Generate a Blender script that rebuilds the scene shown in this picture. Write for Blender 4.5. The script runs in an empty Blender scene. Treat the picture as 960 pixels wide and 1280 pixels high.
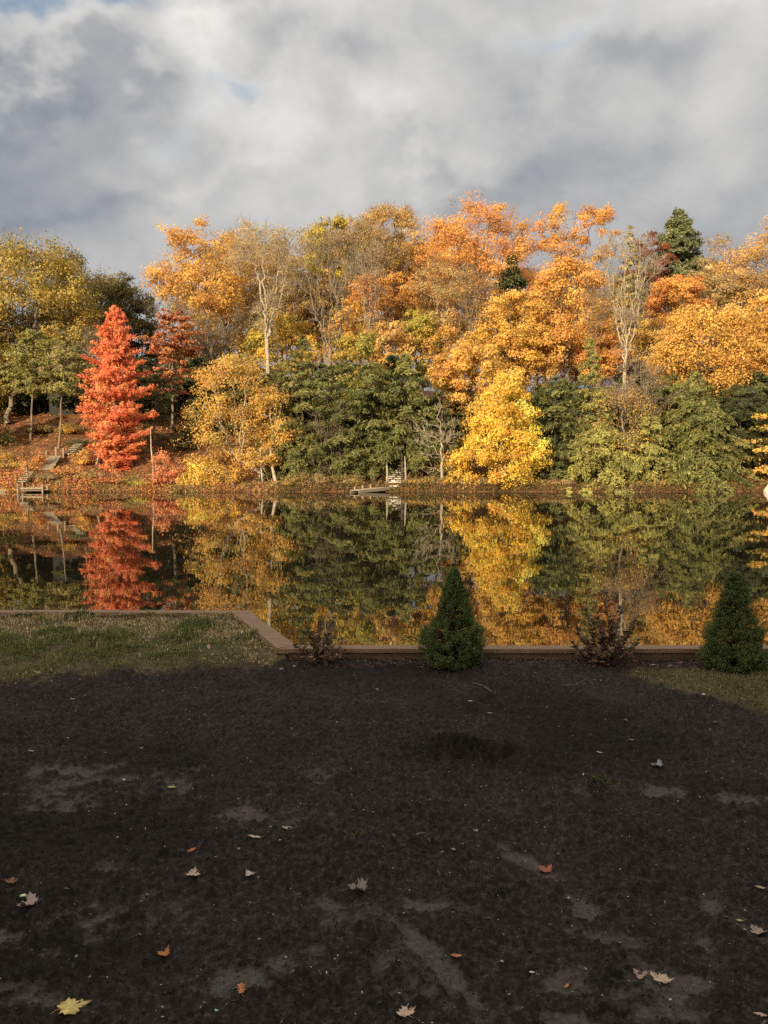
import bpy, math, random
import numpy as np
from mathutils import Vector, noise as mnoise

PI = math.pi
R = math.radians
rng = np.random.default_rng(7)
random.seed(7)
scene = bpy.context.scene
COL = scene.collection

# ------------------------------------------------------------------ camera
F = 1040.0
HORIZON = 575.0
CAM_Z = 2.1
PITCH = math.atan((640 - HORIZON) / F)
cam_data = bpy.data.cameras.new('camera')
cam = bpy.data.objects.new('camera', cam_data)
COL.objects.link(cam)
cam.location = (0, 0, CAM_Z)
cam.rotation_euler = (PI / 2 - PITCH, 0, 0)
cam_data.sensor_fit = 'VERTICAL'
cam_data.sensor_height = 24
cam_data.lens = F / 1280 * 24
cam_data.clip_start = 0.05
cam_data.clip_end = 3000
scene.camera = cam
_ca, _sa = math.cos(PITCH), math.sin(PITCH)


def ray(px, py):
    u = (px - 480) / F
    v = (640 - py) / F
    return np.array([u, _ca + v * _sa, -_sa + v * _ca])


def at(px, py, Y):
    d = ray(px, py)
    t = Y / d[1]
    return float(d[0] * t), float(Y), float(CAM_Z + d[2] * t)


def on_z(px, py, z):
    d = ray(px, py)
    t = (z - CAM_Z) / d[2]
    return float(d[0] * t), float(d[1] * t)


# ------------------------------------------------------------------ numpy noise
def _hash(ix, iy, seed):
    h = (ix * 374761393 + iy * 668265263 + seed * 1442695041) & 0xFFFFFFFF
    h = ((h ^ (h >> 13)) * 1274126177) & 0xFFFFFFFF
    h = h ^ (h >> 16)
    return (h & 0xFFFFFF) / float(0xFFFFFF)


def vnoise(x, y, seed=0):
    x = np.asarray(x, float); y = np.asarray(y, float)
    ix = np.floor(x).astype(np.int64); iy = np.floor(y).astype(np.int64)
    fx = x - ix; fy = y - iy
    fx = fx * fx * (3 - 2 * fx); fy = fy * fy * (3 - 2 * fy)
    a = _hash(ix, iy, seed); b = _hash(ix + 1, iy, seed)
    c = _hash(ix, iy + 1, seed); d = _hash(ix + 1, iy + 1, seed)
    return (a * (1 - fx) + b * fx) * (1 - fy) + (c * (1 - fx) + d * fx) * fy


def fbm(x, y, octv=4, seed=0, gain=0.5):
    s = 0; a = 1; t = 0
    for k in range(octv):
        s = s + a * vnoise(x * 2 ** k + 17.3 * k, y * 2 ** k + 5.1 * k, seed + k)
        t += a; a *= gain
    return s / t


# ------------------------------------------------------------------ mesh helpers
def quad_mesh(name, verts, quads, mat=None, parent=None, colors=None, smooth=False, loc=(0, 0, 0)):
    """one mesh object out of numpy verts (N,3) and quads (M,4); colours are per face"""
    verts = np.asarray(verts, np.float32); quads = np.asarray(quads, np.int32)
    me = bpy.data.meshes.new(name)
    n, m = len(verts), len(quads)
    me.vertices.add(n); me.vertices.foreach_set('co', (verts - np.array(loc, np.float32)).ravel() if any(loc) else verts.ravel())
    me.loops.add(m * 4); me.loops.foreach_set('vertex_index', quads.ravel())
    me.polygons.add(m); me.polygons.foreach_set('loop_start', np.arange(0, m * 4, 4, dtype=np.int32))
    if smooth:
        me.polygons.foreach_set('use_smooth', np.ones(m, bool))
    if colors is not None:
        at_ = me.attributes.new('col', 'FLOAT_COLOR', 'FACE')
        c4 = np.ones((m, 4), np.float32); c4[:, :3] = colors
        at_.data.foreach_set('color', c4.ravel())
    me.update(calc_edges=True)
    if mat: me.materials.append(mat)
    o = bpy.data.objects.new(name, me)
    o.location = loc
    COL.objects.link(o)
    if parent is not None: o.parent = parent
    return o


class MB:
    """collects boxes, bars and tubes and links them as one mesh"""
    def __init__(s): s.v = []; s.f = []
    def box(s, x0, x1, y0, y1, z0, z1, rot=0, piv=None, tilt=None):
        b = len(s.v)
        pts = [Vector((x, y, z)) for x in (x0, x1) for y in (y0, y1) for z in (z0, z1)]
        if rot:
            c = Vector(piv) if piv else Vector(((x0 + x1) / 2, (y0 + y1) / 2, 0))
            for p in pts:
                dx, dy = p.x - c.x, p.y - c.y
                p.x = c.x + dx * math.cos(rot) - dy * math.sin(rot)
                p.y = c.y + dx * math.sin(rot) + dy * math.cos(rot)
        s.v += [tuple(p) for p in pts]
        for f in ((0, 1, 3, 2), (4, 6, 7, 5), (0, 4, 5, 1), (2, 3, 7, 6), (0, 2, 6, 4), (1, 5, 7, 3)):
            s.f.append(tuple(b + i for i in f))
    def bar(s, p, q, w, h, up=(0, 0, 1)):
        p = Vector(p); q = Vector(q); d = (q - p).normalized()
        sd = d.cross(Vector(up))
        if sd.length < 1e-4: sd = Vector((1, 0, 0))
        sd.normalize(); u = sd.cross(d)
        b = len(s.v)
        for e in (p, q):
            for a, c in ((-1, -1), (1, -1), (1, 1), (-1, 1)):
                s.v.append(tuple(e + sd * (a * w / 2) + u * (c * h / 2)))
        for i in range(4):
            j = (i + 1) % 4
            s.f.append((b + i, b + j, b + 4 + j, b + 4 + i))
        s.f.append((b + 3, b + 2, b + 1, b)); s.f.append((b + 4, b + 5, b + 6, b + 7))
    def tube(s, pts, rad, n=8):
        b = len(s.v); m = len(pts)
        for k, p in enumerate(pts):
            p = Vector(p)
            d = Vector(pts[min(k + 1, m - 1)]) - Vector(pts[max(k - 1, 0)])
            d.normalize()
            a = d.cross(Vector((0.3, 1, 0.1))).normalized(); c = d.cross(a)
            r = rad[k]
            for i in range(n):
                th = 2 * PI * i / n
                s.v.append(tuple(p + a * (r * math.cos(th)) + c * (r * math.sin(th))))
        for k in range(m - 1):
            for i in range(n):
                j = (i + 1) % n
                s.f.append((b + k * n + i, b + k * n + j, b + (k + 1) * n + j, b + (k + 1) * n + i))
        s.f.append(tuple(b + i for i in range(n))[::-1]); s.f.append(tuple(b + (m - 1) * n + i for i in range(n)))
    def build(s, name, mat, parent=None, smooth=False, bevel=0):
        me = bpy.data.meshes.new(name)
        me.from_pydata(s.v, [], s.f); me.update()
        me.materials.append(mat)
        if smooth:
            me.polygons.foreach_set('use_smooth', [True] * len(me.polygons))
        o = bpy.data.objects.new(name, me)
        COL.objects.link(o)
        if bevel:
            m = o.modifiers.new('bevel', 'BEVEL'); m.width = bevel; m.segments = 2; m.limit_method = 'ANGLE'
        if parent is not None:
            o.parent = parent
            o.matrix_parent_inverse = parent_inv(parent)
        return o


def parent_inv(p):
    from mathutils import Matrix
    return Matrix.Translation(-Vector(p.location)) if not any(p.rotation_euler) else (Matrix.Translation(p.location) @ p.rotation_euler.to_matrix().to_4x4()).inverted()


def empty(name, loc, label=None, cat=None, group=None, kind=None):
    o = bpy.data.objects.new(name, None)
    o.empty_display_size = 0.2
    COL.objects.link(o); o.location = loc
    return tag(o, label, cat, group, kind)


def tag(o, label=None, cat=None, group=None, kind=None):
    if label: o['label'] = label
    if cat: o['category'] = cat
    if group: o['group'] = group
    if kind: o['kind'] = kind
    return o


# ------------------------------------------------------------------ materials
def new_mat(name):
    m = bpy.data.materials.new(name); m.use_nodes = True
    nt = m.node_tree
    for n in list(nt.nodes): nt.nodes.remove(n)
    out = nt.nodes.new('ShaderNodeOutputMaterial')
    return m, nt, out


def N(nt, typ, **kw):
    n = nt.nodes.new(typ)
    for k, v in kw.items():
        if k.startswith('i_'):
            n.inputs[k[2:]].default_value = v
        else:
            setattr(n, k, v)
    return n


def leaf_material(name, transl=0.3, rough=0.65, spec=0.25):
    m, nt, out = new_mat(name)
    a = N(nt, 'ShaderNodeAttribute', attribute_name='col')
    p = N(nt, 'ShaderNodeBsdfPrincipled'); p.inputs['Roughness'].default_value = rough
    p.inputs['Specular IOR Level'].default_value = spec
    t = N(nt, 'ShaderNodeBsdfTranslucent')
    mx = N(nt, 'ShaderNodeMixShader'); mx.inputs[0].default_value = transl
    L = nt.links.new
    L(a.outputs['Color'], p.inputs['Base Color']); L(a.outputs['Color'], t.inputs['Color'])
    L(p.outputs[0], mx.inputs[1]); L(t.outputs[0], mx.inputs[2]); L(mx.outputs[0], out.inputs[0])
    return m


def noisy_material(name, c1, c2, scale=8, rough=0.85, bump=0.3, stretch=(1, 1, 1), detail=6, c3=None, dist=0.02):
    m, nt, out = new_mat(name)
    L = nt.links.new
    tc = N(nt, 'ShaderNodeTexCoord'); mp = N(nt, 'ShaderNodeMapping')
    mp.inputs['Scale'].default_value = stretch
    L(tc.outputs['Object'], mp.inputs[0])
    n1 = N(nt, 'ShaderNodeTexNoise'); n1.inputs['Scale'].default_value = scale; n1.inputs['Detail'].default_value = detail
    n1.inputs['Roughness'].default_value = 0.65
    L(mp.outputs[0], n1.inputs['Vector'])
    cr = N(nt, 'ShaderNodeValToRGB')
    cr.color_ramp.elements[0].position = 0.35; cr.color_ramp.elements[0].color = (*c1, 1)
    cr.color_ramp.elements[1].position = 0.68; cr.color_ramp.elements[1].color = (*c2, 1)
    if c3:
        e = cr.color_ramp.elements.new(0.5); e.color = (*c3, 1)
    L(n1.outputs['Fac'], cr.inputs[0])
    p = N(nt, 'ShaderNodeBsdfPrincipled'); p.inputs['Roughness'].default_value = rough
    p.inputs['Specular IOR Level'].default_value = 0.25
    L(cr.outputs[0], p.inputs['Base Color'])
    b = N(nt, 'ShaderNodeBump'); b.inputs['Strength'].default_value = bump; b.inputs['Distance'].default_value = dist
    L(n1.outputs['Fac'], b.inputs['Height']); L(b.outputs[0], p.inputs['Normal'])
    L(p.outputs[0], out.inputs[0])
    return m


M_leaf = leaf_material('foliage', 0.38, 0.7, 0.15)
M_needle = leaf_material('needles', 0.16, 0.6, 0.3)
M_grass = leaf_material('grass_blades', 0.25, 0.6, 0.2)
M_dry = leaf_material('dry_leaf', 0.15, 0.7, 0.2)
M_bark = noisy_material('bark_brown', (0.07, 0.05, 0.035), (0.26, 0.20, 0.145), 5, 0.9, 0.6, (3, 3, 0.6))
M_bark_dark = noisy_material('bark_dark', (0.03, 0.023, 0.017), (0.11, 0.085, 0.062), 5, 0.9, 0.6, (3, 3, 0.6))
M_bark_pale = noisy_material('bark_pale', (0.22, 0.175, 0.125), (0.50, 0.42, 0.32), 4, 0.8, 0.4, (2, 2, 1.2))
M_bark_grey = noisy_material('bark_grey', (0.11, 0.085, 0.06), (0.30, 0.235, 0.165), 4, 0.85, 0.5, (2, 2, 0.8))
M_wood = noisy_material('weathered_wood', (0.16, 0.13, 0.095), (0.38, 0.32, 0.24), 6, 0.8, 0.3, (1, 6, 6))
M_cap = noisy_material('cap_wood', (0.17, 0.105, 0.065), (0.31, 0.20, 0.125), 3, 0.7, 0.15, (1.5, 14, 14), dist=0.004)
M_timber = noisy_material('timber_wood', (0.085, 0.055, 0.035), (0.17, 0.115, 0.07), 3, 0.8, 0.3, (1.2, 12, 12), dist=0.005)
M_stone = noisy_material('grey_stone', (0.10, 0.095, 0.085), (0.26, 0.24, 0.21), 9, 0.85, 0.5)
M_pale_stone = noisy_material('pale_stone', (0.42, 0.37, 0.30), (0.68, 0.62, 0.52), 4, 0.8, 0.4)
M_cabin = noisy_material('cabin_board', (0.022, 0.020, 0.018), (0.05, 0.045, 0.04), 3, 0.9, 0.2, (8, 8, 1))  # near-black tone stands in for the hemlock shade on the boards
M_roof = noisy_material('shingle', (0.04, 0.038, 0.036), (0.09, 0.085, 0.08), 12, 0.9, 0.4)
M_clap = noisy_material('clapboard', (0.22, 0.23, 0.23), (0.30, 0.31, 0.31), 2, 0.7, 0.2, (1, 1, 18))
M_white = noisy_material('white_paint', (0.62, 0.60, 0.56), (0.75, 0.73, 0.70), 5, 0.6, 0.1)
m_, nt_, out_ = new_mat('window_glass')
p_ = N(nt_, 'ShaderNodeBsdfPrincipled'); p_.inputs['Base Color'].default_value = (0.02, 0.025, 0.03, 1); p_.inputs['Roughness'].default_value = 0.05
nt_.links.new(p_.outputs[0], out_.inputs[0]); M_glass = m_

# ------------------------------------------------------------------ world and sun
SUN_EL, SUN_AZ = 13.0, 28.0     # sun behind the camera, to its left
world = bpy.data.worlds.new('World'); scene.world = world; world.use_nodes = True
nt = world.node_tree
for n in list(nt.nodes): nt.nodes.remove(n)
L = nt.links.new
wout = N(nt, 'ShaderNodeOutputWorld')
sky = N(nt, 'ShaderNodeTexSky', sky_type='NISHITA', sun_disc=False)
sky.sun_elevation = R(SUN_EL); sky.sun_rotation = R(180 + SUN_AZ)
bg_sky = N(nt, 'ShaderNodeBackground'); bg_sky.inputs['Strength'].default_value = 0.11
L(sky.outputs[0], bg_sky.inputs['Color'])
tc = N(nt, 'ShaderNodeTexCoord')
sep = N(nt, 'ShaderNodeSeparateXYZ'); L(tc.outputs['Generated'], sep.inputs[0])


def math_node(op, a, b=None, clamp=False):
    n = N(nt, 'ShaderNodeMath', operation=op, use_clamp=clamp)
    for i, v in enumerate((a, b)):
        if v is None: continue
        if isinstance(v, (int, float)): n.inputs[i].default_value = v
        else: L(v, n.inputs[i])
    return n.outputs[0]


# cloud deck: directions projected on to a flat layer overhead
zc = math_node('ADD', math_node('MAXIMUM', sep.outputs['Z'], 0.0), 0.62)
cx_ = math_node('DIVIDE', sep.outputs['X'], zc); cy_ = math_node('DIVIDE', sep.outputs['Y'], zc)
cmb = N(nt, 'ShaderNodeCombineXYZ'); L(cx_, cmb.inputs[0]); L(cy_, cmb.inputs[1])
vec = cmb.outputs[0]


def noise_node(vec, scale, detail, rough, w=0.0, distort=0.0, off=(0, 0, 0)):
    mp = N(nt, 'ShaderNodeMapping'); mp.inputs['Location'].default_value = off
    L(vec, mp.inputs[0])
    n = N(nt, 'ShaderNodeTexNoise'); n.inputs['Scale'].default_value = scale
    n.inputs['Detail'].default_value = detail; n.inputs['Roughness'].default_value = rough
    n.inputs['Distortion'].default_value = distort
    L(mp.outputs[0], n.inputs['Vector'])
    return n.outputs['Fac']


def sky_patch(px, py, sx, sy, distort=0.10):
    """soft lobe of cloud in a fixed direction of the sky (its edge broken by noise)"""
    d = ray(px, py); d = d / np.linalg.norm(d)
    zz = max(d[2], 0) + 0.62
    c = (d[0] / zz, d[1] / zz)
    d2 = ray(px + sx, py); d2 /= np.linalg.norm(d2)
    rx = abs(d2[0] / (d2[2] + 0.62) - c[0])
    d3 = ray(px, py - sy); d3 /= np.linalg.norm(d3)
    ry = abs(d3[1] / (d3[2] + 0.62) - c[1])
    ax = math_node('DIVIDE', math_node('SUBTRACT', wx, c[0]), rx)
    ay = math_node('DIVIDE', math_node('SUBTRACT', wy, c[1]), max(ry, .02))
    r2 = math_node('ADD', math_node('MULTIPLY', ax, ax), math_node('MULTIPLY', ay, ay))
    return math_node('EXPONENT', math_node('MULTIPLY', r2, -1.0))


w1 = noise_node(vec, 5.0, 5, 0.55, off=(3, 1, 0)); w2 = noise_node(vec, 5.0, 5, 0.55, off=(-7, 4, 2))
wx = math_node('ADD', cx_, math_node('MULTIPLY', math_node('SUBTRACT', w1, 0.5), 0.42))
wy = math_node('ADD', cy_, math_node('MULTIPLY', math_node('SUBTRACT', w2, 0.5), 0.42))
big = noise_node(vec, 2.9, 8, 0.56, distort=0.1, off=(1.3, 0.4, 0))
fine = noise_node(vec, 8.0, 6, 0.5, distort=0.2, off=(4, 9, 0))
val = math_node('ADD', math_node('MULTIPLY', big, 0.82), math_node('MULTIPLY', fine, 0.22))
val = math_node('ADD', val, math_node('MULTIPLY', math_node('SUBTRACT', sep.outputs['Z'], 0.25), 0.55))
# light and dark masses as in the photograph
for (px, py, sx, sy, w) in (
        (60, 60, 90, 45, 0.12), (235, 70, 85, 90, 0.16), (340, 160, 75, 60, 0.11), (280, 20, 90, 30, 0.12),
        (60, 110, 90, 30, -0.14), (430, 70, 70, 50, -0.13), (520, 170, 60, 45, 0.11), (330, 225, 120, 30, 0.07),
        (640, 110, 90, 60, 0.09), (780, 110, 110, 60, -0.12), (900, 160, 80, 60, 0.02), (700, 30, 160, 45, 0.11),
        (130, 190, 130, 40, -0.03), (620, 215, 120, 25, -0.10), (120, 280, 200, 30, -0.10), (860, 235, 140, 25, -0.02),
        (900, 20, 80, 30, 0.08), (430, 220, 60, 30, -0.04)):
    val = math_node('ADD', val, math_node('MULTIPLY', sky_patch(px, py, sx, sy), w))
ramp = N(nt, 'ShaderNodeValToRGB')
els = ramp.color_ramp.elements
els[0].position = 0.34; els[0].color = (0.175, 0.195, 0.23, 1)
els[1].position = 0.86; els[1].color = (0.62, 0.605, 0.575, 1)
e = els.new(0.50); e.color = (0.285, 0.29, 0.30, 1)
e = els.new(0.66); e.color = (0.43, 0.425, 0.415, 1)
L(val, ramp.inputs[0])
bg_cloud = N(nt, 'ShaderNodeBackground'); bg_cloud.inputs['Strength'].default_value = 1.0
L(ramp.outputs[0], bg_cloud.inputs['Color'])
# small breaks in the deck
gap = math_node('MULTIPLY', sky_patch(60, 10, 80, 26), .75)
gap = math_node('ADD', gap, math_node('MULTIPLY', sky_patch(300, 125, 30, 14), 0.45))
gap = math_node('ADD', gap, math_node('MULTIPLY', sky_patch(230, 110, 40, 25), 0.22))
gap = math_node('ADD', gap, math_node('MULTIPLY', sky_patch(690, 35, 60, 14), 0.3))
cover = math_node('SUBTRACT', 1.0, gap, clamp=True)
mixw = N(nt, 'ShaderNodeMixShader'); L(cover, mixw.inputs[0])
L(bg_sky.outputs[0], mixw.inputs[1]); L(bg_cloud.outputs[0], mixw.inputs[2])
dot = N(nt, 'ShaderNodeVectorMath', operation='DOT_PRODUCT')
L(tc.outputs['Generated'], dot.inputs[0])
dot.inputs[1].default_value = (-math.sin(R(SUN_AZ)) * math.cos(R(SUN_EL)), -math.cos(R(SUN_AZ)) * math.cos(R(SUN_EL)), math.sin(R(SUN_EL)))
lobe = math_node('POWER', math_node('MAXIMUM', dot.outputs['Value'], 0.0), 7.0)  # warm lobe around the sun, added as fill to lift far tree shadows
bg_glow = N(nt, 'ShaderNodeBackground'); bg_glow.inputs['Color'].default_value = (1.0, 0.80, 0.52, 1)
L(math_node('MULTIPLY', lobe, 1.9), bg_glow.inputs['Strength'])
addw = N(nt, 'ShaderNodeAddShader'); L(mixw.outputs[0], addw.inputs[0]); L(bg_glow.outputs[0], addw.inputs[1])
L(addw.outputs[0], wout.inputs[0])

sun_d = bpy.data.lights.new('sun', 'SUN'); sun_d.energy = 5.0; sun_d.angle = R(0.5); sun_d.color = (1.0, 0.82, 0.54)
sun = bpy.data.objects.new('sun', sun_d); COL.objects.link(sun)
sv = Vector((-math.sin(R(SUN_AZ)) * math.cos(R(SUN_EL)), -math.cos(R(SUN_AZ)) * math.cos(R(SUN_EL)), math.sin(R(SUN_EL))))
sun.rotation_euler = sv.to_track_quat('Z', 'Y').to_euler()
sun.location = (-10, -20, 15)

vs = scene.view_settings
vs.view_transform = 'Standard'; vs.look = 'None'; vs.gamma = 1; vs.exposure = 0.55; vs.use_curve_mapping = False
scene.cycles.use_denoising = False
scene.cycles.max_bounces = 4; scene.cycles.diffuse_bounces = 2; scene.cycles.glossy_bounces = 2
scene.cycles.transmission_bounces = 2; scene.cycles.transparent_max_bounces = 4
scene.cycles.caustics_reflective = False; scene.cycles.caustics_refractive = False
scene.cycles.use_adaptive_sampling = True; scene.cycles.adaptive_threshold = 0.02

# ------------------------------------------------------------------ far hillside
SHORE = 55.0


def shore_y(x):
    x = np.asarray(x, float)
    return SHORE + (fbm(x * 0.13, x * 0 + 3.1, 3, 5) - 0.5) * 2.0 + (vnoise(x * 0.9, x * 0 + 1.0, 8) - .5) * 0.5


def far_z(x, y):
    x = np.asarray(x, float); y = np.asarray(y, float)
    d = y - shore_y(x)
    s = 0.38 + 0.12 / (1 + np.exp((x + 17) / 2.5))
    up = np.clip(d / 0.6, 0, 1)
    lw = 1 / (1 + np.exp((x + 14) / 2.5))
    dd_ = np.maximum(d - 3.0 * (1 - lw), 0)
    z = 0.28 * up * up * (3 - 2 * up) + s * 35 * (1 - np.exp(-dd_ / 35)) + .07 * np.clip(d, 0, 6) * (1 - lw)
    z = z + (fbm(x * 0.35, y * 0.35, 4, 11) - 0.5) * np.clip(d * 0.25, 0, 0.9)
    return np.where(d < 0, np.maximum(d * 0.6, -1.6), z)


xs = np.concatenate([np.linspace(-500, -60, 24)[:-1], np.linspace(-60, 60, 301), np.linspace(60, 500, 24)[1:]])
ds = np.concatenate([np.linspace(-4, 0, 5)[:-1], np.linspace(0, 3, 16)[:-1], np.linspace(3, 30, 60)[:-1], np.geomspace(30, 1400, 22)])
GX, GD = np.meshgrid(xs, ds)
GY = shore_y(GX) + GD
GZ = far_z(GX, GY)
nv, nu = GX.shape
V = np.stack([GX.ravel(), GY.ravel(), GZ.ravel()], 1)
ii = (np.arange(nv - 1)[:, None] * nu + np.arange(nu - 1)[None, :]).ravel()
Q = np.stack([ii, ii + 1, ii + 1 + nu, ii + nu], 1)
M_hill = noisy_material('leaf_litter_ground', (0.055, 0.03, 0.018), (0.30, 0.13, 0.05), 2.2, 0.95, 0.6, (1, 1, 1), 10, (0.15, 0.07, 0.03), dist=0.1)
tag(quad_mesh('hillside', V, Q, M_hill, smooth=True), kind='structure')

# leaf litter, nobody could count it
def leaf_quads(P, nrm, length, width, rot=None, bend=0.0):
    """diamond leaves at P, plane normal nrm"""
    n = len(P)
    nrm = nrm / (np.linalg.norm(nrm, axis=1, keepdims=True) + 1e-9)
    a = rng.normal(size=(n, 3)) if rot is None else rot
    a = a - nrm * np.sum(a * nrm, 1, keepdims=True)
    a /= (np.linalg.norm(a, axis=1, keepdims=True) + 1e-9)
    b = np.cross(nrm, a)
    l = (length if np.ndim(length) else np.full(n, length))[:, None]
    w = (width if np.ndim(width) else np.full(n, width))[:, None]
    v = np.stack([P - a * l / 2, P + b * w / 2 + nrm * bend * l, P + a * l / 2, P - b * w / 2 + nrm * bend * l], 1).reshape(-1, 3)
    q = np.arange(n * 4).reshape(n, 4)
    return v, q


def pick_colors(pal, n, jitter=0.12):
    pal = np.array(pal, float)
    i = rng.integers(0, len(pal), n)
    c = pal[i] * np.exp(rng.normal(0, jitter, (n, 1))) * np.exp(rng.normal(0, jitter * 0.35, (n, 3)))
    return np.clip(c, 0.003, 0.9)


n = 50000
lx = rng.uniform(-42, 42, n); ld = rng.uniform(0.05, 1, n) ** 1.6 * 22
ly = shore_y(lx) + ld
P = np.stack([lx, ly, far_z(lx, ly) + 0.03], 1)
v, q = leaf_quads(P, np.stack([rng.normal(0, .5, n), rng.normal(-.35, .5, n), np.ones(n)], 1), rng.uniform(.10, .24, n), rng.uniform(.07, .16, n))
cc = pick_colors([(0.42, 0.19, 0.07), (0.34, 0.14, 0.06), (0.48, 0.25, 0.09), (0.20, 0.11, 0.06), (0.42, 0.14, 0.06)], n, 0.3)
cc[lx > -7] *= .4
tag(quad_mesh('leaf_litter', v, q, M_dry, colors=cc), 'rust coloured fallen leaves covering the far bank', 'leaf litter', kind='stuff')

# ------------------------------------------------------------------ water
m, nt2, out2 = new_mat('lake_water')
L2 = nt2.links.new
tc2 = N(nt2, 'ShaderNodeTexCoord')


def wnoise(scale, sx, sy, det, rough=0.5):
    mp = N(nt2, 'ShaderNodeMapping'); mp.inputs['Scale'].default_value = (sx, sy, 1)
    L2(tc2.outputs['Object'], mp.inputs[0])
    n = N(nt2, 'ShaderNodeTexNoise'); n.inputs['Scale'].default_value = scale; n.inputs['Detail'].default_value = det
    n.inputs['Roughness'].default_value = rough
    L2(mp.outputs[0], n.inputs['Vector']); return n.outputs['Fac']


b1 = N(nt2, 'ShaderNodeBump'); b1.inputs['Strength'].default_value = 1.0; b1.inputs['Distance'].default_value = 0.0005
L2(wnoise(2.6, 1.0, 0.75, 3), b1.inputs['Height'])
b2 = N(nt2, 'ShaderNodeBump'); b2.inputs['Strength'].default_value = 1.0; b2.inputs['Distance'].default_value = 0.0022
L2(wnoise(0.55, 1.0, 1.0, 2), b2.inputs['Height']); L2(b1.outputs[0], b2.inputs['Normal'])
gl = N(nt2, 'ShaderNodeBsdfGlossy'); gl.inputs['Roughness'].default_value = 0.012; gl.inputs['Color'].default_value = (0.97, 0.97, 0.97, 1)
df = N(nt2, 'ShaderNodeBsdfDiffuse'); df.inputs['Color'].default_value = (0.018, 0.016, 0.009, 1)
fr = N(nt2, 'ShaderNodeFresnel'); fr.inputs['IOR'].default_value = 3.4
mxw = N(nt2, 'ShaderNodeMixShader')
L2(b2.outputs[0], gl.inputs['Normal'])
L2(fr.outputs[0], mxw.inputs[0]); L2(df.outputs[0], mxw.inputs[1]); L2(gl.outputs[0], mxw.inputs[2]); L2(mxw.outputs[0], out2.inputs[0])
WV = np.array([(-450, 4, 0), (450, 4, 0), (450, 60, 0), (-450, 60, 0)], float)
tag(quad_mesh('lake_water', WV, [(0, 1, 2, 3)], m), kind='structure')

# ------------------------------------------------------------------ tree generators
def frames(d):
    d = d / (np.linalg.norm(d, axis=1, keepdims=True) + 1e-9)
    ref = np.where(np.abs(d[:, 2:3]) < 0.9, np.array([[0, 0, 1.0]]), np.array([[1.0, 0, 0]]))
    a = np.cross(d, ref); a /= (np.linalg.norm(a, axis=1, keepdims=True) + 1e-9)
    return a, np.cross(d, a)


def prisms(A, B, ra, rb, n):
    a, b = frames(B - A)
    th = np.arange(n) * 2 * PI / n
    c = (np.cos(th)[None, :, None] * a[:, None, :] + np.sin(th)[None, :, None] * b[:, None, :])
    va = A[:, None, :] + c * np.asarray(ra)[:, None, None]
    vb = B[:, None, :] + c * np.asarray(rb)[:, None, None]
    v = np.concatenate([va, vb], 1).reshape(-1, 3)
    m = len(A); base = (np.arange(m) * 2 * n)[:, None]
    i = np.arange(n)[None, :]; j = (i + 1) % n
    q = np.stack([base + i, base + j, base + n + j, base + n + i], 2).reshape(-1, 4)
    return v, q


def join(parts):
    vs_, qs_, o = [], [], 0
    for v, q in parts:
        vs_.append(v); qs_.append(q + o); o += len(v)
    return np.concatenate(vs_), np.concatenate(qs_)


PROFILES = {
    'round': [(0, .35), (.12, .72), (.35, 1), (.6, .95), (.82, .68), (1, .18)],
    'dome': [(0, .6), (.2, .95), (.5, 1), (.75, .8), (.92, .5), (1, .15)],
    'cone': [(0, .75), (.12, 1), (.4, .82), (.7, .5), (.9, .22), (1, .04)],
    'spire': [(0, .7), (.15, 1), (.5, .66), (.8, .32), (1, .03)],
    'fan': [(0, .12), (.25, .4), (.55, .85), (.78, 1), (.93, .7), (1, .3)],
    'column': [(0, .6), (.2, 1), (.6, 1), (.85, .7), (1, .2)],
    'flat': [(0, .5), (.3, 1), (.7, 1), (.9, .8), (1, .5)],
    'yellow': [(0, .55), (.12, .92), (.3, 1), (.5, .82), (.62, .62), (.8, .5), (.92, .3), (1, .08)],
    'red': [(0, .35), (.08, .62), (.2, .88), (.42, 1), (.60, .80), (.76, .52), (.9, .30), (1, .05)],
    'skirt': [(0, .9), (.25, 1), (.5, .85), (.75, .6), (1, .15)],
}


def prof(name, t):
    p = np.array(PROFILES[name]); return np.interp(t, p[:, 0], p[:, 1])


def mst_tree(nodes, pts, bf=0.35, npar=None):
    """attach pts one by one to the growing tree (short links, short paths)"""
    nodes = [np.array(x) for x in nodes]
    N0 = len(nodes); n = len(pts)
    allp = np.concatenate([np.array(nodes), pts])
    par = np.full(N0 + n, -1); path = np.zeros(N0 + n)
    for i in range(1, N0):
        par[i] = i - 1 if npar is None else npar[i]
        path[i] = path[par[i]] + np.linalg.norm(allp[i] - allp[par[i]]) * 0.45
    best = np.full(n, 1e9); bp = np.zeros(n, int)

    def upd(k):
        dv = pts - allp[k]
        dist = np.linalg.norm(dv, axis=1)
        down = np.maximum(-dv[:, 2], 0)           # growing downwards costs more
        c = dist + bf * path[k] + 1.2 * down * (k < N0) + 0.3 * down
        msk = c < best
        best[msk] = c[msk]; bp[msk] = k
    for k in range(1, N0): upd(k)
    done = np.zeros(n, bool)
    for _ in range(n):
        c = np.where(done, 1e12, best)
        i = int(np.argmin(c)); done[i] = True
        k = N0 + i
        par[k] = bp[i]; path[k] = path[bp[i]] + np.linalg.norm(allp[k] - allp[bp[i]])
        best[i] = -1; upd(k)
    return allp, par, path


def pipe_radii(par, n, tip, p=2.5, path=None):
    order = np.argsort(-path, kind='stable')
    acc = np.zeros(n)
    # children always have a longer path than their parent
    for k in order:
        if acc[k] == 0: acc[k] = tip ** p
        if par[k] >= 0: acc[par[k]] += acc[k]
    return acc ** (1 / p)


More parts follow.
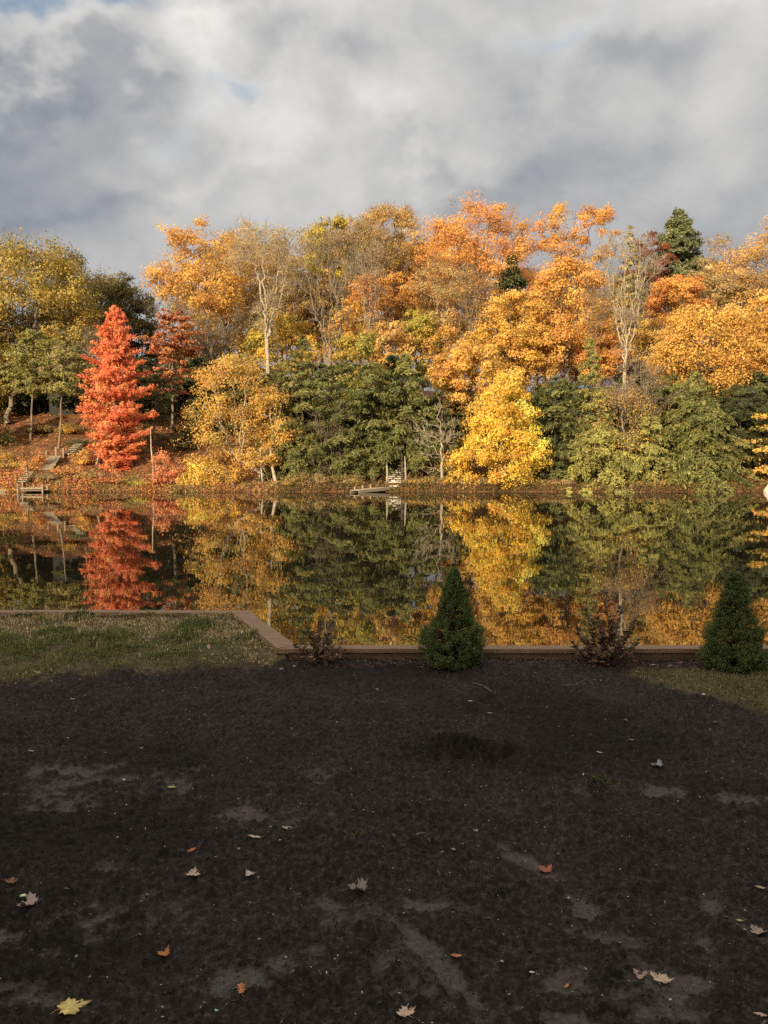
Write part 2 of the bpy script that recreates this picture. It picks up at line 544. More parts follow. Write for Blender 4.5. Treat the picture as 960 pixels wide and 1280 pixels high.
def wood_mesh(allp, par, rad, wob=0.12, extra=None):
    k = np.where(par >= 0)[0]
    A = allp[par[k]]; B = allp[k]
    rb = rad[k]; ra = np.minimum(rad[par[k]], rb * 1.35)
    ln = np.linalg.norm(B - A, axis=1, keepdims=True)
    M1 = A + (B - A) * 0.36 + rng.normal(0, 1, A.shape) * ln * wob * 0.6 + np.array([0, 0, -0.03]) * ln
    M2 = A + (B - A) * 0.70 + rng.normal(0, 1, A.shape) * ln * wob * 0.6
    parts = []
    for sel, ns in ((rb > 0.05, 7), (rb <= 0.05, 3)):
        if sel.sum() == 0: continue
        a, b, c, d = A[sel], M1[sel], M2[sel], B[sel]; x, y = ra[sel], rb[sel]
        r1 = x * .66 + y * .34; r2 = x * .3 + y * .7
        parts += [prisms(a, b, x, r1, ns), prisms(b, c, r1, r2, ns), prisms(c, d, r2, y, ns)]
    if extra is not None: parts.append(extra)
    return join(parts)


ALL_TREES = []


def broadleaf(name, label, cat, group, cx, top, bot, hw, Y, base_x=None, pal=None, profile='round', clumps=26, ppc=7, k=26,
              leaf=(.24, .16), bark=None, tip=0.016, twigs=0, lean=None, depth=0.9, droop=0.0, gap=0.12, slant=None, csize=None,
              bias=0.55, bf=0.3, nl=None, trunk_r=None, z_base=None, fork=0.75, extra_trunks=()):
    bx = cx if base_x is None else base_x
    X0, _, _ = at(bx, 600, Y)
    zb = float(far_z(X0, Y)) - 0.15 if z_base is None else z_base
    Xc, _, zt = at(cx, top, Y); _, _, zbot = at(cx, bot, Y)
    if Y > 70: hw *= 1.16
    hwm = hw / F * Y
    H = zt - zbot
    loc = (X0, Y, zb)
    H = max(H, .3)
    # clump centres
    if k: leaf = (leaf[0] * .72, leaf[1] * .72); k = int(k * (1.85 if Y < 71 else 1.5))
    if Y > 62 and k: clumps = int(clumps * (2.0 if Y < 73 else 2.5)); gap *= .5
    if not k: bf = max(bf, .7)
    if nl is None: nl = (7 if k < 5 else 5) if Y > 57.8 and bot - top > 60 else 0
    t = rng.uniform(0.02, 0.97, clumps * 6); keep = rng.uniform(0, 1, len(t)) < prof(profile, t) ** 1.4
    t = t[keep][:clumps]; m = len(t)
    az = np.arange(m) * 2.39996 + rng.uniform(0, .8, m)
    cs = csize if csize else max(0.55, 0.26 * math.sqrt(hwm * H / 4))
    rad = np.maximum(prof(profile, t) * hwm - cs * 0.5, 0.05) * (1 - (1 - bias) * rng.uniform(0, 1, m) ** 1.5)
    ph_ = rng.uniform(0, 100)
    rad = rad * (1 + .55 * (vnoise(np.cos(az) * 1.3 + ph_, np.sin(az) * 1.3 + t * 3.1 + ph_, 3) - .5))
    slant = (rng.uniform(-.12, .12) * hwm if slant is None else slant / F * Y)
    C = np.stack([Xc + slant * (t - .5) + np.cos(az) * rad, Y + np.sin(az) * rad * depth, zbot + t * H - cs * 0.35 * (t > .8)], 1)
    sz = cs * rng.uniform(.8, 1.35, m)
    # points in clumps
    pc = np.repeat(np.arange(m), ppc)
    P = C[pc] + rng.normal(0, 1, (m * ppc, 3)) * (sz[pc, None] * np.array([.55, .5, .36]))
    P[:, 2] = np.clip(P[:, 2], max(zb + 0.4, zbot - 0.3), zt)
    # trunk up into the crown
    nt_ = 7
    s = np.linspace(0, 1, nt_)
    topz = zbot + H * (fork if nl == 0 else .10)
    tr = np.stack([X0 + (Xc - X0) * s ** 1.4 + rng.normal(0, .025 * hwm ** .5, nt_) * (s > 0), np.full(nt_, Y) + rng.normal(0, .08, nt_) * (s > 0), zb + (topz - zb) * s], 1)
    npar = [-1] + list(range(nt_ - 1))
    if nl:
        nodes = [x for x in tr]; base_i = nt_ - 1
        a0 = rng.uniform(0, 6.28)
        for li in range(nl):
            a_ = a0 + li * 2 * PI / max(nl - 1, 1) + rng.normal(0, .3)
            tt_ = .93 if li == 0 else rng.uniform(.62, .90)
            rr_ = (.12 if li == 0 else rng.uniform(.45, .72)) * prof(profile, tt_) * hwm
            st_ = base_i - (li % 2) if li else base_i
            e_ = np.array([Xc + math.cos(a_) * rr_, Y + math.sin(a_) * rr_ * depth, zbot + H * tt_])
            prev = st_; S_ = nodes[st_].copy()
            for j_ in range(1, 8):
                u_ = j_ / 7
                p_ = S_ + (e_ - S_) * u_
                p_[:2] = S_[:2] + (e_[:2] - S_[:2]) * (u_ ** .8)
                p_[2] = S_[2] + (e_[2] - S_[2]) * (u_ ** 1.08)
                p_ += rng.normal(0, .035, 3) * hwm ** .5 * (j_ < 7)
                nodes.append(p_); npar.append(prev); prev = len(nodes) - 1
        tr_all = np.array(nodes)
    else:
        tr_all = tr
    allp, par, path = mst_tree(tr_all, P, bf, npar)
    if trunk_r is None and Y > 60: trunk_r = .17 if k >= 5 else .13
    r = pipe_radii(par, len(allp), tip * .72, 2.45, path)
    if trunk_r:
        sc = trunk_r / r[1]; r = np.where(r > 0.03, 0.03 + (r - 0.03) * max((trunk_r - .03) / max(r[1] - .03, 1e-3), 0.2), r)
    r[0] = r[1] * 1.25
    ex = []
    if twigs:
        kk = np.repeat(np.arange(len(tr_all), len(allp)), twigs)
        A = allp[kk]; out = A - np.array([Xc, Y, zbot + H * .25]); out /= np.linalg.norm(out, axis=1, keepdims=True)
        D = out * .6 + rng.normal(0, .55, A.shape) + np.array([0, 0, .45]); D /= np.linalg.norm(D, axis=1, keepdims=True)
        ln = rng.uniform(.35, 1.0, (len(A), 1)) * cs
        Mid = A + D * ln * .5 + rng.normal(0, .06, A.shape) * ln
        E = A + D * ln + np.array([0, 0, .08]) * ln
        tw = tip * 0.75
        ex += [prisms(A, Mid, np.full(len(A), tw), np.full(len(A), tw * .7), 3), prisms(Mid, E, np.full(len(A), tw * .7), np.full(len(A), tw * .3), 3)]
        hv = rng.uniform(0, 1, len(A)) < .7
        D2 = D[hv] + rng.normal(0, .5, A[hv].shape)
        ex.append(prisms(Mid[hv], Mid[hv] + D2 * ln[hv] * .5, np.full(hv.sum(), tw * .6), np.full(hv.sum(), tw * .3), 3))
    for (ex_px, r_e) in extra_trunks:
        xe = at(ex_px, 600, Y)[0]; ze = float(far_z(xe, Y)) - .15
        tt = tr[4] + rng.normal(0, .3, 3)
        mid = np.array([xe * .7 + tt[0] * .3, Y + .3, ze * .5 + tt[2] * .5])
        pts_ = np.array([[xe, Y + .2, ze], mid, tt])
        ex.append(prisms(pts_[:-1], pts_[1:], np.array([r_e, r_e * .8]), np.array([r_e * .8, r_e * .6]), 7))
    v, q = wood_mesh(allp, par, r, 0.13, join(ex) if ex else None)
    root = empty(name, loc, label, cat, group)
    quad_mesh('trunk', v - np.array(loc), q, bark or M_bark, root, smooth=True)
    if k and pal is not None:
        alive = rng.uniform(0, 1, len(P)) > gap
        Pk = P[alive]; pk = pc[alive]
        idx = np.repeat(np.arange(len(Pk)), k)
        n = len(idx)
        sg = sz[pk][idx][:, None]
        off = rng.normal(0, 1, (n, 3)) * sg * np.array([.34, .34, .20])
        L_ = Pk[idx] + off
        nrm = (L_ - C[pk][idx]) / sg * 0.75 + rng.normal(0, .36, (n, 3)) + np.array([0, -.12, .12])
        L_[:, 2] -= droop * np.linalg.norm(off[:, :2], axis=1)
        s_ = rng.uniform(.45, 1.35, n)
        v, q = leaf_quads(L_, nrm, leaf[0] * s_, leaf[1] * s_, bend=0.08)
        pa = np.array(pal, float)
        # each clump keeps to one or two tints of the palette
        cid = rng.integers(0, len(pa), m)
        use = np.where(rng.uniform(0, 1, n) < .6, cid[pk][idx], rng.integers(0, len(pa), n))
        cb = pa[use] * np.exp(rng.normal(0, .09, m))[pk][idx][:, None] * np.exp(rng.normal(0, .10, (n, 1)))
        quad_mesh('crown', v - np.array(loc), q, M_leaf, root, colors=np.clip(cb, .003, .85))
    ALL_TREES.append(root)
    return root


def layered(name, label, cat, group, cx, top, bot, hw, Y, base_x=None, pal=None, profile='cone', nb=60, dens=1.0, spray=(.26, .065),
            droop=0.35, rise=0.1, bark=None, trunk_r=.14, mat=None, depth=1.0, layers=None, thick=.07, leaf_per=10, rag=.5, extra_trunks=(), inner=.15, bare=0.0, z_base=None, up_=.65):
    """conifers and tiered trees: branches in tiers carrying flat sprays"""
    bx = cx if base_x is None else base_x
    X0, _, _ = at(bx, 600, Y)
    zb = float(far_z(X0, Y)) - 0.15 if z_base is None else z_base
    Xc, _, zt = at(cx, top, Y); _, _, zbot = at(cx, bot, Y)
    zbot = max(zbot, zb + 0.2) if Y > 59.5 else max(zbot, .35)
    hwm = hw / F * Y; H = zt - zbot
    loc = (X0, Y, zb)
    t = np.sort(rng.uniform(0, 1, nb)) ** 1.0
    if layers: t = (np.floor(t * layers) + rng.normal(.5, .16, nb)) / layers; t = np.clip(t, 0, .99)
    az = np.arange(nb) * 2.39996 + rng.normal(0, .3, nb)
    Lb = prof(profile, t) * hwm * rng.uniform(1 - rag, 1 + rag * .45, nb)
    Lb = np.maximum(Lb, .15)
    sx = lambda z: X0 + (Xc - X0) * np.clip((z - zb) / (zt - zb), 0, 1)
    z0 = zbot + t * H
    S = 9
    u = np.linspace(0, 1, S)
    dirs = np.stack([np.cos(az), np.sin(az) * depth], 1)
    bz = (rise * (1 + 1.2 * t))[:, None] * u[None, :] * Lb[:, None] - droop * (u[None, :] ** 2) * Lb[:, None] * (1 - .6 * t)[:, None]
    wobx = rng.normal(0, .03, (nb, S)) * Lb[:, None]; woby = rng.normal(0, .03, (nb, S)) * Lb[:, None]
    B = np.stack([sx(z0)[:, None] + dirs[:, :1] * u * Lb[:, None] + wobx, Y + dirs[:, 1:] * u * Lb[:, None] + woby, z0[:, None] + bz], 2)
    B[:, 0] = np.stack([sx(z0), np.full(nb, Y), z0], 1)
    B[:, :, 2] = np.maximum(B[:, :, 2], np.maximum(far_z(B[:, :, 0], B[:, :, 1]), 0) + .12)
    rr = (0.012 + 0.010 * Lb)[:, None] * (1 - .75 * u)[None, :]
    parts = []
    for j in range(0, S - 1, 2):
        j2 = min(j + 2, S - 1)
        parts.append(prisms(B[:, j], B[:, j2], rr[:, j], rr[:, j2], 3))
    ns = 8
    zz = np.linspace(zb, zt - .1, ns)
    T = np.stack([sx(zz) + rng.normal(0, .03, ns), np.full(ns, Y), zz], 1); T[0, 0] = X0
    tr = trunk_r * (1 - .9 * np.linspace(0, 1, ns)); tr[0] *= 1.2
    parts.append(prisms(T[:-1], T[1:], tr[:-1], tr[1:], 8))
    for (ex_px, r_e) in extra_trunks:
        xe = at(ex_px, 600, Y)[0]; ze = float(far_z(xe, Y)) - .15
        tt = np.array([Xc + rng.normal(0, .4), Y, zbot + H * .45])
        mid = np.array([xe * .6 + tt[0] * .4, Y + .3, ze * .5 + tt[2] * .5])
        pts_ = np.array([[xe, Y + .25, ze], mid, tt])
        parts.append(prisms(pts_[:-1], pts_[1:], np.array([r_e, r_e * .8]), np.array([r_e * .8, r_e * .5]), 7))
    v, q = join(parts)
    root = empty(name, loc, label, cat, group)
    quad_mesh('trunk', v - np.array(loc), q, bark or M_bark_dark, root, smooth=True)
    # sprays: side twigs along each branch
    nt_ = np.maximum((Lb * 9 * dens).astype(int), 4)
    bi = np.repeat(np.arange(nb), nt_)
    if bare: bi = bi[rng.uniform(0, 1, nb)[bi] > bare]
    n = len(bi)
    uu = inner + (1 - inner) * rng.uniform(0, 1, n) ** .8
    f = uu * (S - 1); i0 = np.minimum(f.astype(int), S - 2); fr_ = (f - i0)[:, None]
    base = B[bi, i0] * (1 - fr_) + B[bi, i0 + 1] * fr_
    fw = B[bi, i0 + 1] - B[bi, i0]; fw /= (np.linalg.norm(fw, axis=1, keepdims=True) + 1e-9)
    side = np.cross(fw, [0, 0, 1.0]); side /= (np.linalg.norm(side, axis=1, keepdims=True) + 1e-9)
    sg = rng.choice([-1, 1], n)[:, None]
    tl = (Lb[bi] * .36 * (1 - .6 * uu) + .14)[:, None]
    d = side * sg * rng.uniform(.5, 1, (n, 1)) + fw * rng.uniform(.3, .9, (n, 1)) + np.array([0, 0, -.12]) + rng.normal(0, .10, (n, 3)); d /= np.linalg.norm(d, axis=1, keepdims=True)
    kk = leaf_per
    idx = np.repeat(np.arange(n), kk)
    w = rng.uniform(0, 1, (n * kk, 1))
    P = base[idx] + d[idx] * w * tl[idx] + rng.normal(0, 1, (n * kk, 3)) * np.array([thick * .6, thick * .6, thick])
    P[:, 2] -= (w[:, 0] ** 2) * tl[idx][:, 0] * droop * .6
    P[:, 2] = np.maximum(P[:, 2], np.maximum(far_z(P[:, 0], P[:, 1]), 0) + .04)
    ld = d[idx] + rng.normal(0, .45, (n * kk, 3)) + np.array([0, 0, -.15 * (droop > .2)])
    nrm = np.array([0, 0, up_]) + rng.normal(0, .6, (n * kk, 3)) + fw[idx] * .6
    s_ = rng.uniform(.6, 1.3, n * kk)
    v, q = leaf_quads(P, nrm, spray[0] * s_, spray[1] * s_, rot=ld)
    pa = np.array(pal, float)
    bid = rng.integers(0, len(pa), nb); pa = pa * np.exp(rng.normal(0, .12))
    use = np.where(rng.uniform(0, 1, n * kk) < .6, bid[bi][idx], rng.integers(0, len(pa), n * kk))
    cb = pa[use] * np.exp(rng.normal(0, .10, nb))[bi][idx][:, None] * np.exp(rng.normal(0, .10, (n * kk, 1)))
    quad_mesh('crown', v - np.array(loc), q, mat or M_needle, root, colors=np.clip(cb, .003, .85))
    ALL_TREES.append(root)
    return root


# palettes (leaf colours HEM_LIT and HEM_DK)
ORANGE = [(0.70, 0.30, 0.07), (0.74, 0.345, 0.08), (0.66, 0.26, 0.065), (0.76, 0.385, 0.09)]
DEEP_ORANGE = [(0.69, 0.245, 0.065), (0.72, 0.285, 0.075), (0.60, 0.195, 0.055), (0.74, 0.32, 0.08)]
GOLD = [(0.66, 0.31, 0.06), (0.70, 0.36, 0.07), (0.60, 0.25, 0.055), (0.56, 0.33, 0.07)]
YELLOW = [(0.87, 0.54, 0.06), (0.86, 0.47, 0.05), (0.88, 0.61, 0.10), (0.80, 0.39, 0.05)]
LEMON = [(0.60, 0.46, 0.06), (0.48, 0.40, 0.06), (0.66, 0.44, 0.07), (0.34, 0.32, 0.06)]
RED = [(0.80, 0.15, 0.055), (0.78, 0.125, 0.05), (0.82, 0.19, 0.06), (0.74, 0.11, 0.045)]
RUSTRED = [(0.62, 0.17, 0.07), (0.52, 0.12, 0.055), (0.66, 0.24, 0.09), (0.40, 0.10, 0.05)]
RUST = [(0.52, 0.26, 0.10), (0.58, 0.31, 0.11), (0.44, 0.21, 0.09), (0.62, 0.37, 0.14)]
TAN = [(0.48, 0.33, 0.15), (0.42, 0.27, 0.12), (0.54, 0.36, 0.14), (0.36, 0.27, 0.12)]
OLIVE = [(0.30, 0.24, 0.045), (0.38, 0.27, 0.05), (0.22, 0.19, 0.04), (0.46, 0.31, 0.05)]
DULL = [(0.14, 0.11, 0.035), (0.18, 0.13, 0.04), (0.10, 0.085, 0.03), (0.22, 0.14, 0.04)]  # shadow over the left wood put into the leaf colour
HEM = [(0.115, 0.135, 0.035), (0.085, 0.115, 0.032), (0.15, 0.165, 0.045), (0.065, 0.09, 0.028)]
HEM_LIT = [(0.19, 0.20, 0.05), (0.14, 0.165, 0.045), (0.24, 0.235, 0.06), (0.10, 0.13, 0.035)]  # sunlit copy of the hemlock green, light put into the colour
HEM_DK = [(0.055, 0.065, 0.022), (0.075, 0.085, 0.026), (0.04, 0.052, 0.02)]  # shaded copy of the hemlock green, used for the dark pines too
SPRUCE = [(0.11, 0.135, 0.06), (0.08, 0.105, 0.05), (0.14, 0.16, 0.07)]

def tint(pal, gs=1.0, add=(0, 0, 0), mul=1.0):
    pal[:] = [(min(r * mul + add[0], .88), min(g * gs * mul + add[1], .85), b * mul + add[2]) for r, g, b in pal]


for p_ in (ORANGE, DEEP_ORANGE, RUST, GOLD): tint(p_, 1.25, (0, .014, .038))
tint(RED, 1.22, (.06, .032, .045), 1.06); tint(RUSTRED, 1.3, (0, .03, .05), 1.15)
tint(YELLOW, 1.08, (0, 0, .03)); tint(LEMON, 1.0, (0, 0, .02)); tint(OLIVE, 1.0, (.03, .01, .02), 1.0); tint(DULL, 1, (0, .01, .01), 1.1); tint(TAN, 1.0, (0, .01, .03))
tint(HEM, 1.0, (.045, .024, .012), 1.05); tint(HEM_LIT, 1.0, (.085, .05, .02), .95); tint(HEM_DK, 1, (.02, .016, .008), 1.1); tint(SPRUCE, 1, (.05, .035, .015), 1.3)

G_OR = 'autumn broadleaf trees on the far bank'
G_BARE = 'bare trees on the far bank'
G_HEM = 'hemlocks on the far bank'
BL, LY = broadleaf, layered
# --- far back row along the skyline
BL('oak_tree', 'big olive and gold oak at far left with leaning pale trunk above the dock', 'tree', G_OR, 22, 287, 470, 92, 66, base_x=12, pal=OLIVE + GOLD[3:], profile='dome', clumps=70, ppc=8, k=26, trunk_r=.20, bark=M_bark_grey)
BL('oak_tree', 'dull olive brown oak sloping down to the sky gap left of centre', 'tree', G_OR, 100, 312, 440, 62, 76, pal=DULL, profile='dome', clumps=34, ppc=8, k=26, bark=M_bark_dark)
BL('oak_tree', 'dark green brown tree with a flat crown behind the red maple top', 'tree', G_OR, 145, 342, 450, 38, 78, pal=DULL, profile='flat', clumps=22, ppc=8, k=24, bark=M_bark_dark)
BL('oak_tree', 'small dark tree at the low right end of the left wood, beside the sky gap', 'tree', G_OR, 172, 372, 470, 26, 80, pal=DULL, profile='round', clumps=14, ppc=8, k=24, bark=M_bark_dark)
BL('oak_tree', 'golden orange oak on the left shoulder of the main wood, leaning over the sky gap', 'tree', G_OR, 252, 270, 395, 58, 74, base_x=275, pal=ORANGE, profile='round', clumps=30, ppc=8, k=28, gap=.08, bark=M_bark)
BL('maple_tree', 'thin rusty tree with see-through crown just right of the golden oak shoulder', 'tree', G_OR, 318, 268, 420, 52, 80, pal=RUST + ORANGE[:1], profile='dome', clumps=26, ppc=8, k=22, twigs=3, leaf=(.2, .13), bark=M_bark_grey)
BL('maple_tree', 'yellow green topped tree on the skyline above the twisted bare tree', 'tree', G_OR, 420, 266, 350, 40, 82, pal=LEMON[:2] + OLIVE[:2], profile='dome', clumps=20, ppc=8, k=26)
BL('maple_tree', 'pale rusty tree with half bare twigs on the skyline left of the tall orange oak', 'tree', G_OR, 482, 252, 360, 38, 82, pal=RUST + ORANGE[:2], profile='fan', clumps=24, ppc=8, k=20, twigs=3, leaf=(.2, .13), bark=M_bark_grey)
BL('maple_tree', 'brown twiggy tree on the skyline between the lime top and pale rusty tree', 'tree', G_OR, 450, 275, 400, 34, 78, pal=TAN + RUST[:1], profile='fan', clumps=22, ppc=8, k=14, twigs=4, leaf=(.18, .12), bark=M_bark_grey)
BL('oak_tree', 'tallest deep orange oak at the top of the wood, crown reaching highest', 'tree', G_OR, 595, 247, 370, 66, 80, pal=DEEP_ORANGE, profile='dome', clumps=38, ppc=8, k=27, gap=.12)
BL('oak_tree', 'flat topped orange oak with dark limbs showing, standing alone against the sky', 'tree', G_OR, 718, 258, 335, 42, 80, pal=DEEP_ORANGE[:2] + GOLD[:1], profile='flat', clumps=22, ppc=7, k=20, gap=.22, fork=.9, tip=.014, bark=M_bark)
BL('maple_tree', 'dull brick red tree low on the skyline left of the grey green spruce', 'tree', G_OR, 812, 288, 370, 26, 84, pal=[(.30, .11, .06), (.22, .09, .05)], profile='dome', clumps=14, ppc=8, k=20)
LY('spruce_tree', 'tall grey green spruce standing up against the sky on the right', 'tree', 'pointed conifers on the skyline', 848, 262, 370, 38, 86, pal=SPRUCE, profile='cone', nb=120, dens=1.6, rise=.25, droop=.2, spray=(.34, .14), leaf_per=9, trunk_r=.16, rag=.2, thick=.12)
BL('oak_tree', 'tan yellow tree with bare twigs on the skyline at the right edge', 'tree', G_OR, 912, 292, 420, 42, 80, pal=TAN + GOLD[:1], profile='dome', clumps=26, ppc=8, k=20, twigs=3, leaf=(.2, .13), bark=M_bark_grey)
BL('oak_tree', 'pale orange tree rising off the right edge of the skyline', 'tree', G_OR, 965, 272, 420, 50, 78, pal=ORANGE[:2] + TAN[:1], profile='dome', clumps=30, ppc=8, k=22, bark=M_bark_grey)
LY('pine_tree', 'dark blue green pine peeking below the right side of the tallest orange oak', 'tree', 'pointed conifers on the skyline', 640, 318, 450, 36, 76, pal=HEM_DK, profile='cone', nb=90, dens=1.4, spray=(.34, .15), leaf_per=9, rag=.25, thick=.12)
LY('pine_tree', 'tiny dark pointed pine at the bottom of the sky gap', 'tree', 'pointed conifers on the skyline', 190, 372, 470, 14, 90, pal=HEM_DK, profile='spire', nb=36, dens=1.0, spray=(.34, .13))
LY('spruce_tree', 'slim olive conifer tip standing behind the pale bare tree', 'tree', 'pointed conifers on the skyline', 788, 283, 470, 36, 78, pal=HEM_LIT + TAN[:1], profile='spire', nb=70, dens=.8, spray=(.34, .10), leaf_per=6, bark=M_bark_grey)

# --- middle rows
BL('maple_tree', 'bare topped grey twiggy tree between the two red maples and golden oak', 'tree', G_BARE, 262, 375, 480, 46, 70, base_x=312 - 30, pal=None, profile='fan', clumps=36, ppc=9, k=0, twigs=5, bark=M_bark_grey, fork=.6)
LY('maple_tree', 'orange red maple in thin tiers right of the bright red maple', 'tree', G_OR, 216, 388, 492, 34, 66, pal=RUSTRED, profile='column', nb=70, layers=12, dens=1.0, spray=(.2, .14), droop=.12, rise=.12, mat=M_leaf, bark=M_bark_grey, thick=.05, trunk_r=.12)
BL('birch_tree', 'twiggy bare top rising above the tiered orange red maple', 'tree', G_BARE, 212, 368, 440, 22, 72, pal=None, profile='fan', clumps=16, ppc=8, k=0, twigs=4, bark=M_bark_grey, fork=.5)
BL('maple_tree', 'tall bare maple with two pale sunlit stems before the rusty tree', 'tree', G_BARE, 335, 282, 420, 50, 69, base_x=333, pal=RUST, profile='fan', clumps=34, ppc=9, k=3, twigs=4, leaf=(.16, .11), bark=M_bark_pale, fork=.45, tip=.014, extra_trunks=((338, .12),), bf=.5)
BL('maple_tree', 'yellow leaved tree glowing behind the two stemmed bare maple', 'tree', G_OR, 352, 385, 480, 46, 73, pal=LEMON + YELLOW[3:], profile='round', clumps=24, ppc=8, k=24)
BL('ash_tree', 'tall twisted bare ash with dark trunk and pale branches above the hemlocks', 'tree', G_BARE, 410, 278, 450, 50, 64, base_x=422, pal=None, profile='fan', clumps=36, ppc=9, k=0, twigs=5, bark=M_bark_grey, fork=.55, tip=.014, trunk_r=.17, bf=.45)
BL('maple_tree', 'brick orange tree in the middle of the wood below the half bare skyline trees', 'tree', G_OR, 478, 332, 430, 40, 74, pal=DEEP_ORANGE + RUST[:1], profile='dome', clumps=26, ppc=8, k=22)
BL('maple_tree', 'lime yellow tree in mid slope above the pointed hemlock', 'tree', G_OR, 522, 385, 465, 30, 70, pal=LEMON, profile='dome', clumps=18, ppc=8, k=24)
BL('maple_tree', 'orange brown tree in mid slope just left of the lime yellow tree', 'tree', G_OR, 487, 392, 470, 30, 68, pal=RUST + ORANGE[:1], profile='dome', clumps=18, ppc=8, k=24)
BL('maple_tree', 'yellow green tree low in the middle, crown resting above the dark hemlocks', 'tree', G_OR, 447, 412, 508, 38, 59.3, pal=LEMON + OLIVE[:2], profile='dome', clumps=24, ppc=8, k=24)
BL('maple_tree', 'sparse brown tree with fine twigs between the brick orange and tall oak', 'tree', G_OR, 545, 320, 430, 38, 75, pal=RUST, profile='dome', clumps=24, ppc=8, k=20, twigs=3, leaf=(.19, .13), bark=M_bark_grey)
BL('maple_tree', 'pale peach twiggy tree in front of the tallest orange oak', 'tree', G_OR, 590, 330, 450, 46, 71, base_x=585, pal=RUST[1:] + TAN[:1] + ORANGE[:1], profile='dome', clumps=28, ppc=8, k=20, twigs=3, leaf=(.19, .13), bark=M_bark)
BL('maple_tree', 'broad orange maple left of and above the bright yellow tree', 'tree', G_OR, 588, 425, 520, 50, 64, base_x=600, pal=ORANGE, profile='dome', clumps=32, ppc=8, k=26)
BL('maple_tree', 'golden orange maple directly above the bright yellow tree', 'tree', G_OR, 640, 362, 470, 48, 67, pal=ORANGE[:2] + GOLD[:2] + YELLOW[3:], profile='round', clumps=32, ppc=8, k=26)
BL('maple_tree', 'dense orange maple left of the pale bare tree, below the flat topped oak', 'tree', G_OR, 712, 318, 460, 58, 69, pal=DEEP_ORANGE[:2] + ORANGE, profile='dome', clumps=42, ppc=8, k=26)
BL('ash_tree', 'tall pale bare tree with forked sunlit limbs on the right', 'tree', G_BARE, 785, 288, 445, 46, 65, base_x=776, pal=None, profile='fan', clumps=34, ppc=9, k=0, twigs=5, bark=M_bark_pale, fork=.5, tip=.016, trunk_r=.14, extra_trunks=((790, .09),), bf=.5)
BL('maple_tree', 'round orange maple directly below the grey green spruce', 'tree', G_OR, 845, 335, 415, 34, 74, pal=DEEP_ORANGE, profile='round', clumps=22, ppc=8, k=27)
BL('oak_tree', 'wide golden orange oak filling the right side above the hemlocks', 'tree', G_OR, 880, 378, 484, 68, 64, pal=ORANGE + GOLD[:1], profile='dome', clumps=40, ppc=8, k=25, csize=.95, gap=.25, bias=.75)
BL('oak_tree', 'orange oak at the right edge, above the tiered yellow branches', 'tree', G_OR, 950, 362, 480, 44, 66, pal=ORANGE, profile='dome', clumps=34, ppc=8, k=26)
BL('oak_tree', 'olive brown tree filling the dip right of the round orange maple', 'tree', G_OR, 892, 330, 420, 34, 78, pal=TAN + OLIVE[:2], profile='dome', clumps=22, ppc=8, k=20)
BL('maple_tree', 'small deep orange tree squeezed left of the pale bare tree stem', 'tree', G_OR, 748, 395, 480, 30, 68, pal=DEEP_ORANGE, profile='round', clumps=18, ppc=8, k=24)

BL('birch_tree', 'slender bare tree with pale limbs in front of the brick orange tree', 'tree', G_BARE, 462, 300, 440, 30, 70, base_x=458, pal=None, profile='fan', clumps=18, ppc=8, k=0, twigs=4, bark=M_bark_pale, fork=.5, tip=.014, trunk_r=.10)
BL('birch_tree', 'slim bare tree with a straight tan trunk in front of the tallest oak', 'tree', G_BARE, 592, 325, 440, 30, 69, base_x=587, pal=None, profile='fan', clumps=18, ppc=8, k=0, twigs=4, bark=M_bark, fork=.5, tip=.014, trunk_r=.12)
BL('birch_tree', 'grey bare tree leaning right above the golden brown beech', 'tree', G_BARE, 742, 345, 450, 26, 64.5, base_x=752, pal=None, profile='fan', clumps=16, ppc=8, k=0, twigs=4, bark=M_bark_grey, fork=.5, tip=.013, trunk_r=.09)

# --- evergreens of the shore row
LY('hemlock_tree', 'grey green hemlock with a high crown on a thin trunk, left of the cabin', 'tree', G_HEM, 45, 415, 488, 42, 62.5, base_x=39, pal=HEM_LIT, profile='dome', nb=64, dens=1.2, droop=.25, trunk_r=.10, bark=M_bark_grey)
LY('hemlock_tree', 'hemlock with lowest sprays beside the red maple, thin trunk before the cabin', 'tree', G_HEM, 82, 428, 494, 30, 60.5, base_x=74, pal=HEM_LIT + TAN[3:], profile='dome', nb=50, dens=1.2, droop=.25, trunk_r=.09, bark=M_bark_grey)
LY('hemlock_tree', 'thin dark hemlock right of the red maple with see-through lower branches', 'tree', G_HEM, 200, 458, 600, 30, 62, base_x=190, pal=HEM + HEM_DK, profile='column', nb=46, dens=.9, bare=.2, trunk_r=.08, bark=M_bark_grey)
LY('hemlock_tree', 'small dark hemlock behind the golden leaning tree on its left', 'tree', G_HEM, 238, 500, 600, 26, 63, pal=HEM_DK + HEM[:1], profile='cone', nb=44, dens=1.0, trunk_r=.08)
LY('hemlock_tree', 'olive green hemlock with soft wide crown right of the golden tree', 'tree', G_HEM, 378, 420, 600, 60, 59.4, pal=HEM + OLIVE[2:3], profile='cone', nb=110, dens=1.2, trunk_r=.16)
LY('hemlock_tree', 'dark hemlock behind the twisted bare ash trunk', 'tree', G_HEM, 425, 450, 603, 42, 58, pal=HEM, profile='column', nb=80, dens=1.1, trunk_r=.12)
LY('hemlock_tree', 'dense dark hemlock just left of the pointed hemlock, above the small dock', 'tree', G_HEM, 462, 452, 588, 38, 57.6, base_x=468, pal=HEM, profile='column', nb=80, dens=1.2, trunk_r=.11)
LY('hemlock_tree', 'pointed bright hemlock above the stone steps at the small dock', 'tree', G_HEM, 507, 442, 580, 46, 58.3, base_x=503, pal=HEM + HEM_LIT[:1], profile='cone', nb=96, dens=1.2, trunk_r=.14)
